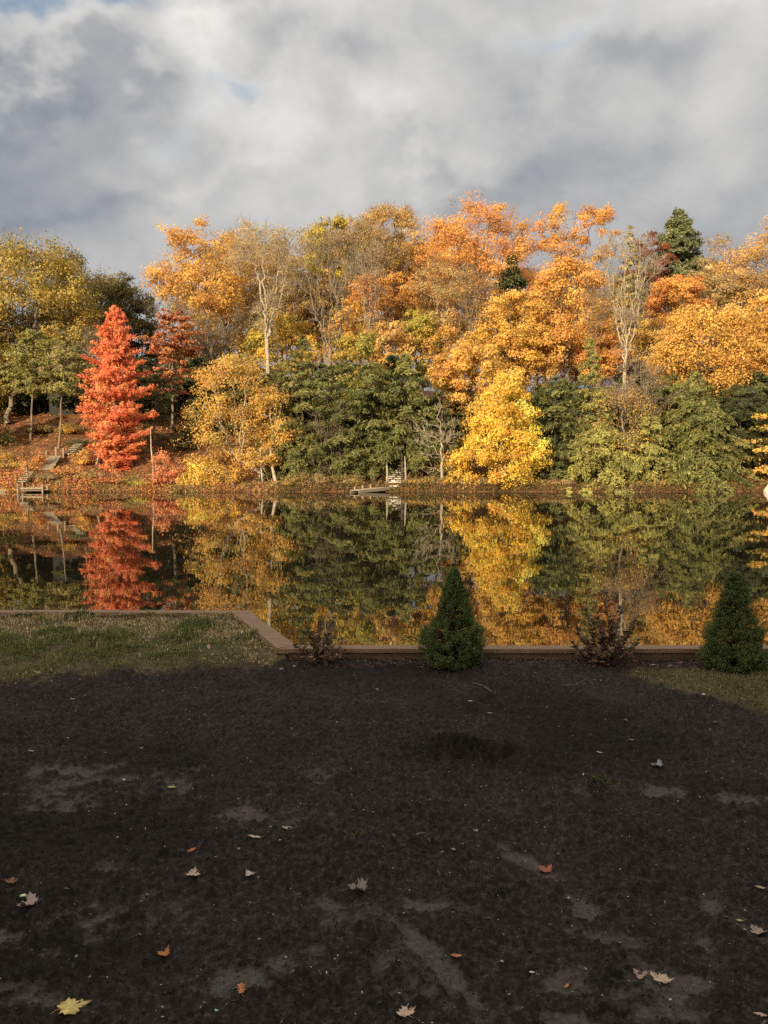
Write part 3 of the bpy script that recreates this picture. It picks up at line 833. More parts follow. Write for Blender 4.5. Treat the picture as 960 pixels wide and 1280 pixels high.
LY('hemlock_tree', 'short dark hemlock directly left of the bright yellow tree', 'tree', G_HEM, 550, 490, 608, 32, 58.5, pal=HEM_DK + HEM, profile='column', nb=64, dens=1.0, trunk_r=.08)
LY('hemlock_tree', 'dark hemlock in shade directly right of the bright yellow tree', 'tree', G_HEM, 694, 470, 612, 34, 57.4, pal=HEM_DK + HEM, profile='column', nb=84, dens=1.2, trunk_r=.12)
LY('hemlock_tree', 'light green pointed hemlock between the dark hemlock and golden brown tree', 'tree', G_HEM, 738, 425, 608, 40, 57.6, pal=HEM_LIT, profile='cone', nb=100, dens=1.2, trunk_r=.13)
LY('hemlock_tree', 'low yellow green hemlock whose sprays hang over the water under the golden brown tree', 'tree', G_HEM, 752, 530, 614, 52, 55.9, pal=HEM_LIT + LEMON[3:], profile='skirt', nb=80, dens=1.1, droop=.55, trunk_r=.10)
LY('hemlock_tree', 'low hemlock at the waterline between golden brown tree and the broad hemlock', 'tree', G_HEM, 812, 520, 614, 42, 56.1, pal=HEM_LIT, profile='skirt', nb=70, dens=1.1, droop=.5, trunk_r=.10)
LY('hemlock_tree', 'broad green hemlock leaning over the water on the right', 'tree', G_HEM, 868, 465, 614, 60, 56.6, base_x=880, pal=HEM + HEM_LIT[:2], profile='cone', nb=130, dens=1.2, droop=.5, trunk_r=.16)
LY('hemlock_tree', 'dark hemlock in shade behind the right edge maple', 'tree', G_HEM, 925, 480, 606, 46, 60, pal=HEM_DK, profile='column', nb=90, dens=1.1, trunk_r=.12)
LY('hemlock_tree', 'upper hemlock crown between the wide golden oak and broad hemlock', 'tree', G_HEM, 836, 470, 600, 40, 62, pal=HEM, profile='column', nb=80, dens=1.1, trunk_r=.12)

# --- shore row, leaves
LY('red_maple', 'brilliant red cone shaped maple at the left shore', 'tree', None, 143, 385, 592, 40, 58, base_x=146, pal=RED, profile='red', nb=270, layers=None, up_=.35, dens=1.9, spray=(.20, .07), droop=.03, rise=.26, mat=M_leaf, bark=M_bark_pale, thick=.06, leaf_per=9, rag=.55, trunk_r=.10, extra_trunks=((118, .08), (157, .10), (165, .09)), inner=.1)
BL('red_maple', 'small red sapling at the waterline right of the big red maple', 'tree', None, 208, 562, 608, 24, 56.5, base_x=200, pal=RUSTRED + RED[:1], profile='cone', clumps=18, ppc=6, k=18, leaf=(.17, .12), csize=.5, bark=M_bark_pale)
BL('golden_maple', 'golden brown maple with curved pale stems leaning over the water, left of centre', 'tree', G_OR, 292, 428, 588, 58, 58.5, base_x=334, pal=GOLD + ORANGE[:1], profile='column', clumps=58, ppc=8, k=21, leaf=(.19, .13), bark=M_bark_pale, csize=.9, gap=.15, tip=.018)
BL('golden_maple', 'slender golden maple with open crown just right of the leaning golden maple', 'tree', G_OR, 345, 472, 560, 26, 58, base_x=322, pal=GOLD[:3] + ORANGE[:1], profile='round', clumps=20, ppc=7, k=17, leaf=(.18, .12), csize=.6, gap=.2, bark=M_bark_pale)
BL('golden_maple', 'low yellow limb of leaves hanging over the waterline on a leaning pale stem', 'tree', G_OR, 262, 566, 609, 38, 56.5, base_x=292, pal=YELLOW[1:] + GOLD[:2], profile='dome', clumps=24, ppc=7, k=18, leaf=(.18, .12), csize=.55, bark=M_bark_pale, fork=.4, trunk_r=.08)
BL('golden_maple', 'narrow spray of orange leaves reaching right above the leaning stem', 'tree', G_OR, 322, 554, 584, 28, 57, base_x=336, pal=GOLD[:2] + ORANGE[:2], profile='dome', clumps=14, ppc=7, k=16, leaf=(.18, .12), csize=.45, bark=M_bark_pale)
BL('yellow_maple', 'brilliant yellow tree glowing at the waterline right of centre', 'tree', None, 627, 458, 612, 55, 56.1, base_x=626, pal=YELLOW, profile='yellow', clumps=120, ppc=8, k=24, leaf=(.21, .12), csize=.62, slant=20, droop=.5, gap=.06, bias=.6, bark=M_bark_pale)
BL('yellow_maple', 'thin yellow orange top leaning out of the brilliant yellow tree', 'tree', None, 640, 450, 520, 20, 58.5, base_x=634, pal=YELLOW[:1] + ORANGE[:2] + GOLD[:1], profile='cone', clumps=16, ppc=7, k=22, csize=.55)
BL('birch_tree', 'slim white bare birch at the waterline left of the brilliant yellow tree', 'tree', G_BARE, 548, 490, 600, 26, 56.3, base_x=553, pal=None, profile='column', clumps=18, ppc=6, k=0, twigs=3, bark=M_bark_pale, fork=.95, trunk_r=.09, tip=.018, bf=.6)
BL('beech_tree', 'golden brown small leaved tree with arching bare branches among the right hemlocks', 'tree', G_OR, 775, 472, 580, 50, 57.2, base_x=783, pal=GOLD + TAN[:2], profile='dome', clumps=44, ppc=8, k=15, twigs=2, leaf=(.15, .10), csize=.8, bark=M_bark_grey)
BL('beech_tree', 'arching bare brown crown above the golden brown small leaved tree', 'tree', G_BARE, 800, 448, 520, 46, 60, base_x=790, pal=TAN, profile='dome', clumps=30, ppc=8, k=2, twigs=5, leaf=(.14, .1), bark=M_bark_grey, tip=.02)
BL('alder_tree', 'grey bare bush tree left of the red maple under the dark oaks', 'tree', G_BARE, 108, 400, 470, 26, 64, base_x=106, pal=None, profile='dome', clumps=24, ppc=8, k=0, twigs=5, bark=M_bark_grey, trunk_r=.08)
BL('alder_tree', 'brown bare thicket tree at the waterline under the twisted ash', 'tree', G_BARE, 410, 475, 598, 34, 58, base_x=416, pal=TAN, profile='dome', clumps=22, ppc=8, k=0, twigs=4, bark=M_bark, tip=.014)
LY('maple_tree', 'maple at the right edge with flat yellow and orange tiers over dark shade', 'tree', None, 966, 505, 612, 48, 57.2, base_x=970, pal=YELLOW[3:] + ORANGE + LEMON[:1] + HEM, profile='column', nb=38, layers=8, dens=.8, spray=(.2, .14), droop=.22, rise=.10, rag=.6, mat=M_leaf, bark=M_bark_dark, thick=.05, leaf_per=7)

# --- fill behind, the top of the wood seen through the gaps, and the wood beyond the frame
k = 0
MID = [
    (285, 322, 440, 44, 82, ORANGE[:2] + RUST, 'amber tree in shade below the left golden oak shoulder'),
    (352, 312, 430, 42, 84, RUST + GOLD[:1], 'rusty amber tree between the two stemmed maple and the twisted ash'),
    (402, 330, 430, 38, 86, OLIVE[:2] + RUST, 'olive rust tree directly behind the twisted ash branches'),
    (438, 372, 470, 34, 72, ORANGE + LEMON[:1], 'amber tree beside the ash trunk, above the yellow green tree'),
    (528, 335, 440, 36, 80, DEEP_ORANGE + RUST[:1], 'orange tree filling the gap left of the tallest oak foot'),
    (560, 395, 490, 34, 69, GOLD[:3], 'golden tree low between the lime tree and the broad orange maple'),
    (670, 400, 490, 36, 68, ORANGE, 'orange tree right of the yellow tree top'),
    (735, 372, 450, 36, 74, ORANGE + RUST[:1], 'amber tree behind the pale bare stem on its left'),
    (815, 385, 460, 30, 70, GOLD + TAN[:1], 'golden tree behind the pale bare stem on its right'),
    (232, 400, 490, 26, 76, RUST + DULL[:1], 'dull rusty tree right behind the tiered orange red maple'),
]
for (cx, tp, bt, hw, Y, pal, lb) in MID:
    BL('maple_tree', lb, 'tree', G_OR, cx, tp, bt, hw, Y, pal=pal, profile='dome', clumps=16, ppc=8, k=17, leaf=(.24, .17), gap=.06)
FILL = [(20, 400, 92, DULL), (95, 395, 96, DULL), (240, 420, 88, RUST), (300, 308, 90, ORANGE + RUST), (372, 300, 92, RUST + OLIVE), (440, 300, 90, RUST + ORANGE), (503, 296, 92, ORANGE + RUST), (556, 296, 90, DEEP_ORANGE),
        (680, 345, 92, DEEP_ORANGE), (740, 340, 90, RUST + ORANGE), (800, 350, 92, OLIVE), (870, 355, 92, ORANGE + TAN), (940, 350, 92, TAN)]
fl = ['second row dark tree behind the big olive oak', 'second row dark tree behind the dull olive brown oak', 'low rusty tree behind the tiered orange red maple', 'brown tree showing behind the bare two stemmed maple',
      'rust and olive tree behind the twisted bare ash', 'rusty tree in the shade behind the brick orange tree', 'orange tree in the row behind the lime yellow tree', 'tan orange tree behind the sparse brown twiggy tree',
      'deep orange tree behind the golden orange maple', 'rust orange tree behind the dense orange maple', 'olive tree behind the pale bare tree', 'orange tan tree behind the round orange maple', 'tan tree behind the wide golden oak at right']
for (cx, tp, Y, pal), lb in zip(FILL, fl):
    tp = min(tp, 340) - 15 if cx > 270 else tp
    BL('maple_tree', lb, 'tree', G_OR, cx, tp, tp + 150, 58, Y, pal=pal, profile='dome', clumps=32, ppc=8, k=16, leaf=(.40, .28), gap=.03)
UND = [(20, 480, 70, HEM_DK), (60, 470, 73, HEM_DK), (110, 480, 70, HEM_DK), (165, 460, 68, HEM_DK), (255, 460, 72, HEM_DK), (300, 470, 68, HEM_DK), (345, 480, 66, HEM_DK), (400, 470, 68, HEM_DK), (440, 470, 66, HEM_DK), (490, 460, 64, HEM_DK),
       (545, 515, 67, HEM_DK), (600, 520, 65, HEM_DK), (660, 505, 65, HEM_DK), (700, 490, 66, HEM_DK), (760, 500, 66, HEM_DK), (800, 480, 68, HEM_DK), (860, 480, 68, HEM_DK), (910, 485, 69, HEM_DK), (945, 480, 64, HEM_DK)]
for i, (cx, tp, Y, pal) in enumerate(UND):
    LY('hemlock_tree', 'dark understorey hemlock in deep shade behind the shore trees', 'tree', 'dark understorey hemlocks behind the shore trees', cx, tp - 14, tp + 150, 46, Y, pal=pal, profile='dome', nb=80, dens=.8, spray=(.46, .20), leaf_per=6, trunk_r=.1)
SIDE = [(-60, 300, 66, OLIVE), (-150, 330, 64, ORANGE), (-250, 300, 70, GOLD), (-340, 320, 66, DEEP_ORANGE), (1040, 300, 68, ORANGE), (1130, 330, 64, GOLD), (1230, 300, 70, DEEP_ORANGE), (1330, 320, 66, ORANGE)]
for i, (cx, tp, Y, pal) in enumerate(SIDE):
    BL('oak_tree', 'autumn oak of the shore wood beyond the edge of the picture', 'tree', 'autumn oaks beyond the edge of the picture', cx, tp, 520, 70, Y, pal=pal, profile='dome', clumps=44, ppc=8, k=20, leaf=(.30, .2))
SIDE2 = [(-40, 480, 60), (-130, 470, 59), (-230, 480, 60), (1030, 470, 59), (1120, 480, 60), (1220, 470, 59)]
for i, (cx, tp, Y) in enumerate(SIDE2):
    LY('hemlock_tree', 'shore hemlock beyond the edge of the picture', 'tree', 'hemlocks beyond the edge of the picture', cx, tp, 606, 50, Y, pal=HEM, profile='cone', nb=80, dens=1.0)

# --- shoreline shrubs
SHR = [
    (8, 560, 592, 20, 58, GOLD, 'gold brushwood at the foot of the leaning oak trunk, left edge'),
    (45, 566, 600, 17, 57, DEEP_ORANGE, 'orange shrub between the lower and upper dock stairs'),
    (62, 590, 613, 16, 55.9, TAN, 'straw coloured shrub behind the right dock post'),
    (85, 575, 608, 22, 56.5, DEEP_ORANGE + RUSTRED, 'rust orange shrub right of the wooden ramp'),
    (112, 583, 612, 20, 56, RUST, 'brown orange shrub under the left side of the red maple'),
    (104, 560, 585, 10, 58, YELLOW[3:] + ORANGE, 'small yellow orange shrub beside the dark green bush'),
    (137, 590, 613, 16, 55.9, RUSTRED, 'red brown shrub at the waterline under the red maple'),
    (160, 594, 613, 15, 55.9, RUST + OLIVE, 'low rusty shrub between the pale maple stems'),
    (178, 598, 613, 7, 55.7, LEMON, 'tiny lime shrub at the waterline right of the pale stems'),
    (95, 553, 572, 12, 61, HEM + SPRUCE, 'dark green bush beside the upper stairs'),
    (85, 530, 552, 14, 63, OLIVE + YELLOW[3:], 'olive yellow shrub in front of the cabin'),
    (50, 532, 552, 20, 64, OLIVE[2:] + DULL, 'dull shrub left of the cabin front'),
    (390, 592, 612, 24, 56.3, TAN + OLIVE[:2], 'tan brush at the waterline under the olive hemlock'),
    (365, 596, 613, 18, 56, OLIVE + RUST, 'olive rust brush at the waterline right of the pale stems'),
    (440, 590, 613, 14, 56, TAN + OLIVE, 'tan bush at the left end of the small dock'),
    (530, 594, 613, 22, 56.4, OLIVE + RUST[:2], 'olive ground shrub right of the small dock'),
    (562, 598, 613, 12, 56, GOLD, 'gold shrub between the white birch and the yellow tree'),
    (600, 602, 615, 26, 56, RUST + TAN, 'rusty brush under the left of the yellow tree'),
    (655, 600, 615, 26, 56, RUST, 'brown brush under the right of the yellow tree'),
    (700, 602, 616, 24, 56, RUST + TAN, 'brown brush at the waterline under the dark hemlock'),
    (750, 604, 616, 26, 56, RUST + OLIVE[:1], 'rust brush under the low yellow green hemlock'),
    (805, 603, 616, 26, 56, DEEP_ORANGE[:1] + RUST, 'orange brown brush under the waterline hemlock'),
    (850, 604, 616, 24, 56, RUST, 'brown brush under the broad hemlock'),
    (232, 590, 612, 12, 56.3, YELLOW[2:] + GOLD, 'yellow shrub at the waterline left of the hanging golden limb'),
]
for (cx, tp, bt, hw, Y, pal, lb) in SHR:
    BL('shrub', lb, 'shrub', 'shrubs along the far shore', cx, tp, bt, hw, Y, pal=pal, profile='dome', clumps=14, ppc=6, k=13, leaf=(.14, .09), csize=.38, bark=M_bark, twigs=2, tip=.010, fork=.3)


n = 9000
bxx = rng.uniform(-34, 34, n); dl = rng.uniform(0.02, 1, n) ** 1.5 * 2.2
hgt = (.12 + .75 * np.clip(fbm(bxx * .8, dl * 1.2, 3, 91) - .3, 0, 1)) * rng.uniform(.5, 1.2, n)
byy = shore_y(bxx) + dl
A_ = np.stack([bxx, byy, far_z(bxx, byy) - .02], 1)
D_ = np.stack([rng.normal(0, .35, n), rng.normal(-.25, .3, n), np.ones(n)], 1); D_ /= np.linalg.norm(D_, axis=1, keepdims=True)
E_ = A_ + D_ * hgt[:, None]
tv, tq = prisms(A_, E_, np.full(n, .010), np.full(n, .004), 3)
idx = np.repeat(np.arange(n), 6); u_ = rng.uniform(.25, 1.05, (len(idx), 1))
Pl = A_[idx] + (E_ - A_)[idx] * u_ + rng.normal(0, .06, (len(idx), 3))
lv, lq = leaf_quads(Pl, rng.normal(0, .6, (len(idx), 3)) + np.array([0, -.2, .5]), rng.uniform(.06, .15, len(idx)), rng.uniform(.03, .09, len(idx)))
zone = np.clip((fbm(bxx * .45, bxx * 0 + 2.2, 3, 92) - .35) * 4, 0, 1)
left = 1 / (1 + np.exp((bxx + 9) / 1.5))
colA = pick_colors([(.30, .22, .07), (.22, .19, .06), (.34, .22, .10), (.24, .13, .06)], n, .25)
colB = pick_colors([(.52, .20, .08), (.60, .26, .08), (.40, .13, .07), (.50, .30, .08)], n, .25)
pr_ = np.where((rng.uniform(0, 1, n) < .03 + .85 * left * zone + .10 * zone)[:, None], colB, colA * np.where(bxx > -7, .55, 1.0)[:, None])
tc_ = np.repeat(pick_colors([(.16, .10, .06), (.26, .19, .12)], n, .3), 3, axis=0)
av, aq = join([(tv, tq), (lv, lq)])
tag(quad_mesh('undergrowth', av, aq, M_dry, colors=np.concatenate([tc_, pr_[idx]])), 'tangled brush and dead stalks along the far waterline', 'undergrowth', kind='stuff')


# --- odd stems along the far water
def stem(name, label, pts, r, mat, group='pale leaning stems at the far water'):
    mb = MB()
    p3 = [at(px, py, Y) for px, py, Y in pts]
    base = p3[0]
    root = empty(name, base, label, 'tree trunk', group)
    m = len(p3)
    mb.tube(p3, [r * (1 - .6 * i / (m - 1)) for i in range(m)], 8)
    o = mb.build('trunk', mat, root, smooth=True)
    return root


stem('leaning_trunk', 'short dark stem leaning left out of the waterline below the golden maple', [(296, 616, 55.6), (291, 605, 55.6), (285, 594, 55.8), (281, 585, 56)], .10, M_bark)
stem('leaning_trunk', 'pale stout trunk at the waterline right of the golden maples', [(346, 612, 56.5), (344, 600, 56.5), (340, 582, 56.7), (338, 560, 57)], .17, M_bark_pale)
stem('leaning_trunk', 'thin pale trunk between the golden maple stem and the stout trunk', [(329, 610, 56.5), (327, 590, 56.5), (325, 560, 57)], .08, M_bark_pale)
stem('leaning_trunk', 'thin pale trunk right of the red sapling', [(192, 605, 57), (191.5, 585, 57), (189, 560, 57.3), (188, 535, 57.6)], .08, M_bark_pale)
stem('leaning_trunk', 'straight dark trunk right of the stone steps', [(504, 609, 56.8), (503, 590, 56.8), (502, 565, 57)], .16, M_bark_dark)
stem('leaning_trunk', 'thin pale trunk beside the dark one at the stone steps', [(507.5, 611, 56.2), (507, 590, 56.2), (506, 570, 56.4)], .09, M_bark_pale)
stem('leaning_trunk', 'pale trunk left of the stone steps', [(484, 608, 56.2), (484, 590, 56.2), (483, 570, 56.4)], .09, M_bark_pale)
stem('fallen_log', 'thin pale log floating at the waterline near the right edge', [(912, 620, 53.2), (930, 621, 53.0), (952, 620.6, 52.8)], .05, M_bark_pale, 'logs at the far waterline')
stem('fallen_log', 'brown log lying on the bank left of the small dock', [(400, 609, 56.6), (425, 606, 57.0), (446, 601, 57.6)], .12, M_bark, 'logs at the far waterline')
stem('fallen_log', 'dark log lying at the waterline below the red maple', [(106, 614, 55.8), (122, 612, 55.8), (146, 613, 55.9)], .12, M_bark_dark, 'logs at the far waterline')
stem('fallen_log', 'brown branch lying at the waterline under the yellow tree', [(600, 613, 55.6), (630, 608, 56.0), (668, 609, 56.0)], .07, M_bark, 'logs at the far waterline')
stem('fallen_log', 'pale log across the leaf slope right of the golden stems', [(330, 608, 57.0), (352, 603, 57.4), (375, 598, 57.8)], .09, M_bark, 'logs at the far waterline')

# --- docks and stairs
def post(mb, px, pyt, pyb, Y, w=.12):
    x, y, z1 = at(px, pyt, Y); z0 = at(px, pyb, Y)[2]
    mb.box(x - w / 2, x + w / 2, y - w / 2, y + w / 2, z0, z1)


root = empty('dock', at(38, 616, 54.2), 'weathered low dock with square posts and a rail at the left shore', 'dock')
for px, t_, b_, Y in ((22, 604, 640, 53.6), (53, 605, 640, 53.6), (28, 602, 632, 54.8), (59, 606, 632, 54.8)):
    mb = MB(); post(mb, px, t_, b_, Y, .09); mb.build('post', M_wood, root, bevel=.01)
mb = MB(); a = at(23, 610.5, 53.7); b = at(53, 610, 53.7); mb.bar(a, b, .05, .09); mb.build('rail', M_wood, root)
mb = MB()
for i in range(12):
    x0 = at(24, 610, 54)[0] + i * .135
    mb.box(x0, x0 + .12, 53.75, 55.2, .10, .14)
mb.build('deck', M_wood, root)


def hit(px, py, lift=0.0):
    d = ray(px, py); ys = np.linspace(53.5, 80, 2000)
    zz = CAM_Z + d[2] / d[1] * ys; xx = d[0] / d[1] * ys
    gz = np.maximum(far_z(xx, ys), 0)
    i = int(np.argmax(zz <= gz + lift)) if (zz <= gz + lift).any() else 0
    return float(xx[i]), float(ys[i]), float(zz[i])


def stairs(label, p0, p1, n, w, name='stairs', mat=M_wood, yaw=(1, 0)):
    """steps climbing from p0 to p1 with stringers below"""
    root = empty(name, p0, label, 'stairs', 'stairs on the far bank')
    p0 = Vector(p0); p1 = Vector(p1)
    fw = Vector((p1.x - p0.x, p1.y - p0.y, 0)).normalized(); sd = Vector((fw.y, -fw.x, 0))
    for i in range(n):
        c = p0 + (p1 - p0) * ((i + .5) / n)
        mb = MB(); mb.bar(c - sd * w / 2, c + sd * w / 2, .30, .06); mb.build('step', mat, root)
    for s in (-1, 1):
        mb = MB(); o_ = sd * (s * (w / 2 + .03)) + Vector((0, 0, -.12)); mb.bar(p0 + o_, p1 + o_, .05, .22); mb.build('stringer', M_bark, root)
    return root


def g(px, py, Y): return at(px, py, Y)


stairs('lowest wooden stairs, climbing out of the water at the left edge', g(1, 616, 54.4), g(13, 607, 55.6), 5, .6)
stairs('wooden stairs climbing right between the dock and the ramp', hit(27, 603, .22), hit(38, 589, .22), 6, .6)
stairs('upper wooden stairs beside the dark green bush', hit(86, 568, .25), hit(102, 552, .25), 7, .6)
root = empty('ramp', g(63, 578, 58.6), 'sunlit wooden ramp with planks sloping up between the stairs', 'ramp')
mb = MB(); A_ = Vector(hit(57, 587, .35)); B_ = Vector(hit(69, 570, .35))
for i in range(9):
    c = A_ + (B_ - A_) * ((i + .5) / 9)
    d_ = (B_ - A_).normalized(); s_ = d_.cross(Vector((0, 0, 1))).normalized()
    mb.bar(c - s_ * .42, c + s_ * .42, .25, .05, up=d_.cross(s_))
mb.build('planks', M_wood, root)
for px, t_, b_ in ((58, 563, 577), (70, 559, 574), (79, 560, 573), (33, 579, 594)):
    mb = MB(); post(mb, px, t_, b_ + 2, hit(px, b_, .02)[1], .10); mb.build('post', M_wood, root)

root = empty('dock', g(465, 616, 55), 'small sunlit dock running left from the stone steps', 'dock')
mb = MB()
A_ = Vector(g(443, 618, 53.2)); B_ = Vector(g(494, 611, 55.9)); A_.z = .16; B_.z = .34
d_ = (B_ - A_).normalized(); s_ = d_.cross(Vector((0, 0, 1))).normalized()
for i in range(20):
    c = A_ + (B_ - A_) * ((i + .5) / 20)
    mb.bar(c - s_ * .42, c + s_ * .42, .125, .05)
mb.build('deck', M_wood, root)
mb = MB()
for s in (-1, 1): mb.bar(A_ + s_ * (.4 * s) + Vector((0, 0, -.10)), B_ + s_ * (.4 * s) + Vector((0, 0, -.10)), .05, .14)
mb.build('beams', M_wood, root)
for i in range(5):
    c = A_ + (B_ - A_) * (.12 + .19 * i) + s_ * -.46
    mb = MB(); mb.box(c.x - .05, c.x + .05, c.y - .05, c.y + .05, -.9, c.z + .22); mb.build('post', M_wood, root)
root = empty('landing', g(490, 611, 56), 'pale stone landing at the foot of the steps above the small dock', 'landing')
mb = MB(); x0, _, _ = g(478, 610, 55.9); x1, _, _ = g(498, 610, 55.9)
mb.box(x0, x1, 55.3, 56.5, .1, .42); mb.box(x0 + .35, x1, 56.5, 57.1, .2, .70)
mb.build('landing_slabs', M_pale_stone, root, bevel=.02)
stairs('pale stone steps climbing under the pointed hemlock', hit(492, 604, .15), hit(494, 583, .15), 9, 1.0, mat=M_pale_stone)

# pale pointed boulder at right edge
def boulder(name, label, loc, sx, sy, sz, mat, peak=0.0, seed=1, parts=24, group=None):
    v = []; f = []
    nu_, nv_ = parts, parts // 2
    for j in range(nv_ + 1):
        th = PI * j / nv_
        for i in range(nu_):
            ph = 2 * PI * i / nu_
            d = Vector((math.sin(th) * math.cos(ph), math.sin(th) * math.sin(ph), math.cos(th)))
            r = 1 + .28 * mnoise.noise(d * 1.6 + Vector((seed, 0, 0))) + .10 * mnoise.noise(d * 4 + Vector((0, seed, 0)))
            z = d.z * r
            if peak and z > 0: d = Vector((d.x * (1 - peak * z), d.y * (1 - peak * z), d.z))
            v.append((d.x * r * sx, d.y * r * sy, z * sz))
    for j in range(nv_):
        for i in range(nu_):
            a = j * nu_ + i; b = j * nu_ + (i + 1) % nu_
            f.append((a, b, b + nu_, a + nu_))
    me = bpy.data.meshes.new(name); me.from_pydata(v, [], f); me.update(); me.materials.append(mat)
    me.polygons.foreach_set('use_smooth', [True] * len(me.polygons))
    o = bpy.data.objects.new(name, me); COL.objects.link(o); o.location = loc
    return tag(o, label, name, group)


x, y, z = g(958, 618, 54.6)
boulder('boulder', 'pale pointed boulder in the water at the right edge', (x + .12, 54.6, -.05), .34, .34, .58, M_pale_stone, .55, 3)

# --- cabin
cx0, _, _ = g(62, 530, 68); cx1, _, _ = g(112, 530, 68)
zc0 = float(far_z((cx0 + cx1) / 2, 68)) - .6
root = empty('cabin', ((cx0 + cx1) / 2, 69.5, zc0), 'dark grey cabin in the shade of the hemlocks above the left shore', 'cabin')
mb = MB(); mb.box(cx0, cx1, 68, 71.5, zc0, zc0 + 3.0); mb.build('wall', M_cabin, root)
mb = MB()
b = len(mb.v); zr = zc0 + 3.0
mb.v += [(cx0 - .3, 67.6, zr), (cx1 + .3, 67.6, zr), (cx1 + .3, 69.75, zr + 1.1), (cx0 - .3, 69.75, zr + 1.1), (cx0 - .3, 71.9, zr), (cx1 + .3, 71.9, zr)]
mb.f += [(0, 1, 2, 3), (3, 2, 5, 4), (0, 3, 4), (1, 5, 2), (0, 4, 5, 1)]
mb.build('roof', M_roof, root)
for xx in (cx0 + .7, cx0 + 2.1):
    mb = MB(); mb.box(xx - .4, xx + .4, 67.94, 67.997, zc0 + 1.0, zc0 + 1.9); w_ = mb.build('window', M_roof, root)
    mb = MB(); mb.box(xx - .33, xx + .33, 67.925, 67.937, zc0 + 1.07, zc0 + 1.83); p = mb.build('pane', M_glass); p.parent = w_; p.matrix_parent_inverse = parent_inv(w_)

# ------------------------------------------------------------------ the yard
GZ0 = 0.45
EA, EB = (-1.55, 8.42), (-0.88, 6.79)


def edge_y(x):
    x = np.asarray(x, float)
    t = np.clip((x - EA[0]) / (EB[0] - EA[0]), 0, 1)
    return EA[1] + (EB[1] - EA[1]) * t


def lawn_mask(x, y):
    """1 = grass, 0 = bare soil; the two patches of lawn run out of the frame left and right"""
    w = (fbm(x * 2.3, y * 2.3, 6, 31, .7) - .5)
    # left lawn: front edge runs from (x=-3, y=5.6) to the diagonal corner
    fe = np.interp(x, [-12, -3.0, -2.28, -1.76, -1.3, -.9, -.7], [5.6, 5.88, 6.2, 6.42, 6.62, 6.45, 6.6])
    l = (y - fe) / .35 + w * 3.4
    l = np.where(x > -.72, -2, l)
    # right lawn
    fr_ = np.interp(x, [1.5, 1.89, 2.18, 2.44, 3.0, 12], [6.62, 6.28, 5.74, 5.22, 4.7, 4.5])
    bk = np.interp(x, [1.7, 2.4, 12], [6.5, 6.55, 6.6])
    r = np.minimum((y - fr_) / .30, (bk - y) / .12) + w * 3.4
    r = np.where(x < 1.35, -2, r)
    return np.clip(np.maximum(l, r), 0, 1)


# grey compacted patches: (px, py, half width px, half height px, angle deg, strength)
PATCH = [(100, 960, 60, 10, -8, .6), (60, 1000, 60, 20, 0, .45), (215, 985, 55, 12, 0, .5), (330, 1020, 70, 16, 4, .45), (400, 970, 35, 10, 0, .6), (60, 1165, 90, 38, -12, .55),
         (150, 1120, 90, 30, 6, .35), (300, 1225, 95, 24, -10, .85), (480, 1150, 28, 10, 30, .9), (530, 1190, 60, 14, 40, .9), (575, 1240, 60, 15, 42, .9), (620, 1285, 60, 20, 42, .9), (430, 1150, 45, 26, 10, .5),
         (500, 1215, 50, 22, 15, .6), (520, 1245, 70, 22, 10, .6), (660, 1080, 45, 8, 25, .9), (690, 1112, 40, 7, 15, .7), (732, 1138, 26, 12, 10, 1.0), (765, 1170, 45, 8, 8, .7), (710, 1228, 34, 22, 0, .9),
         (800, 1215, 40, 14, 20, .7), (850, 1240, 50, 22, 15, .9), (830, 1265, 60, 14, 5, .8), (700, 1275, 60, 14, 10, .8), (900, 1130, 40, 12, 25, .7), (845, 990, 70, 7, 5, .8), (930, 1000, 40, 5, 4, .6), (880, 1180, 40, 14, 25, .35),
         (740, 985, 50, 5, 2, .5), (640, 1065, 30, 6, 20, .6), (20, 1240, 50, 20, 0, .4), (560, 1140, 60, 12, 5, .4), (500, 1165, 90, 8, 37, .9), (560, 1225, 90, 9, 42, .9), (470, 1145, 60, 7, 33, .8), (655, 1072, 60, 5, 28, .8), (910, 1150, 80, 7, 30, .6), (890, 995, 90, 4, 4, .7), (120, 975, 110, 6, -6, .6), (330, 1205, 110, 8, -12, .7), (830, 1250, 90, 14, 10, .7)]


def patch_val(x, y):
    s = np.zeros_like(x)
    for (px, py, a, b, ang, st) in PATCH:
        c = np.array(on_z(px, py, GZ0)); e1 = np.array(on_z(px + a * math.cos(R(ang)), py + a * math.sin(R(ang)), GZ0)) - c
        e2 = np.array(on_z(px - b * math.sin(R(ang)), py + b * math.cos(R(ang)), GZ0)) - c
        Mx = np.linalg.inv(np.stack([e1, e2], 1))
        dx, dy = x - c[0], y - c[1]
        u = Mx[0, 0] * dx + Mx[0, 1] * dy; v = Mx[1, 0] * dx + Mx[1, 1] * dy
        s = np.maximum(s, st * np.clip(1.6 - np.sqrt(u * u + v * v) * 1.1, 0, 1))
    br = fbm(x * 9, y * 9, 6, 55, .68)
    return np.clip((s * .9 + (br - .5) * 2.2 * (s > 0.02) - .24) * 1.7, 0, .95)


MCX, MCY = on_z(595, 945, GZ0)


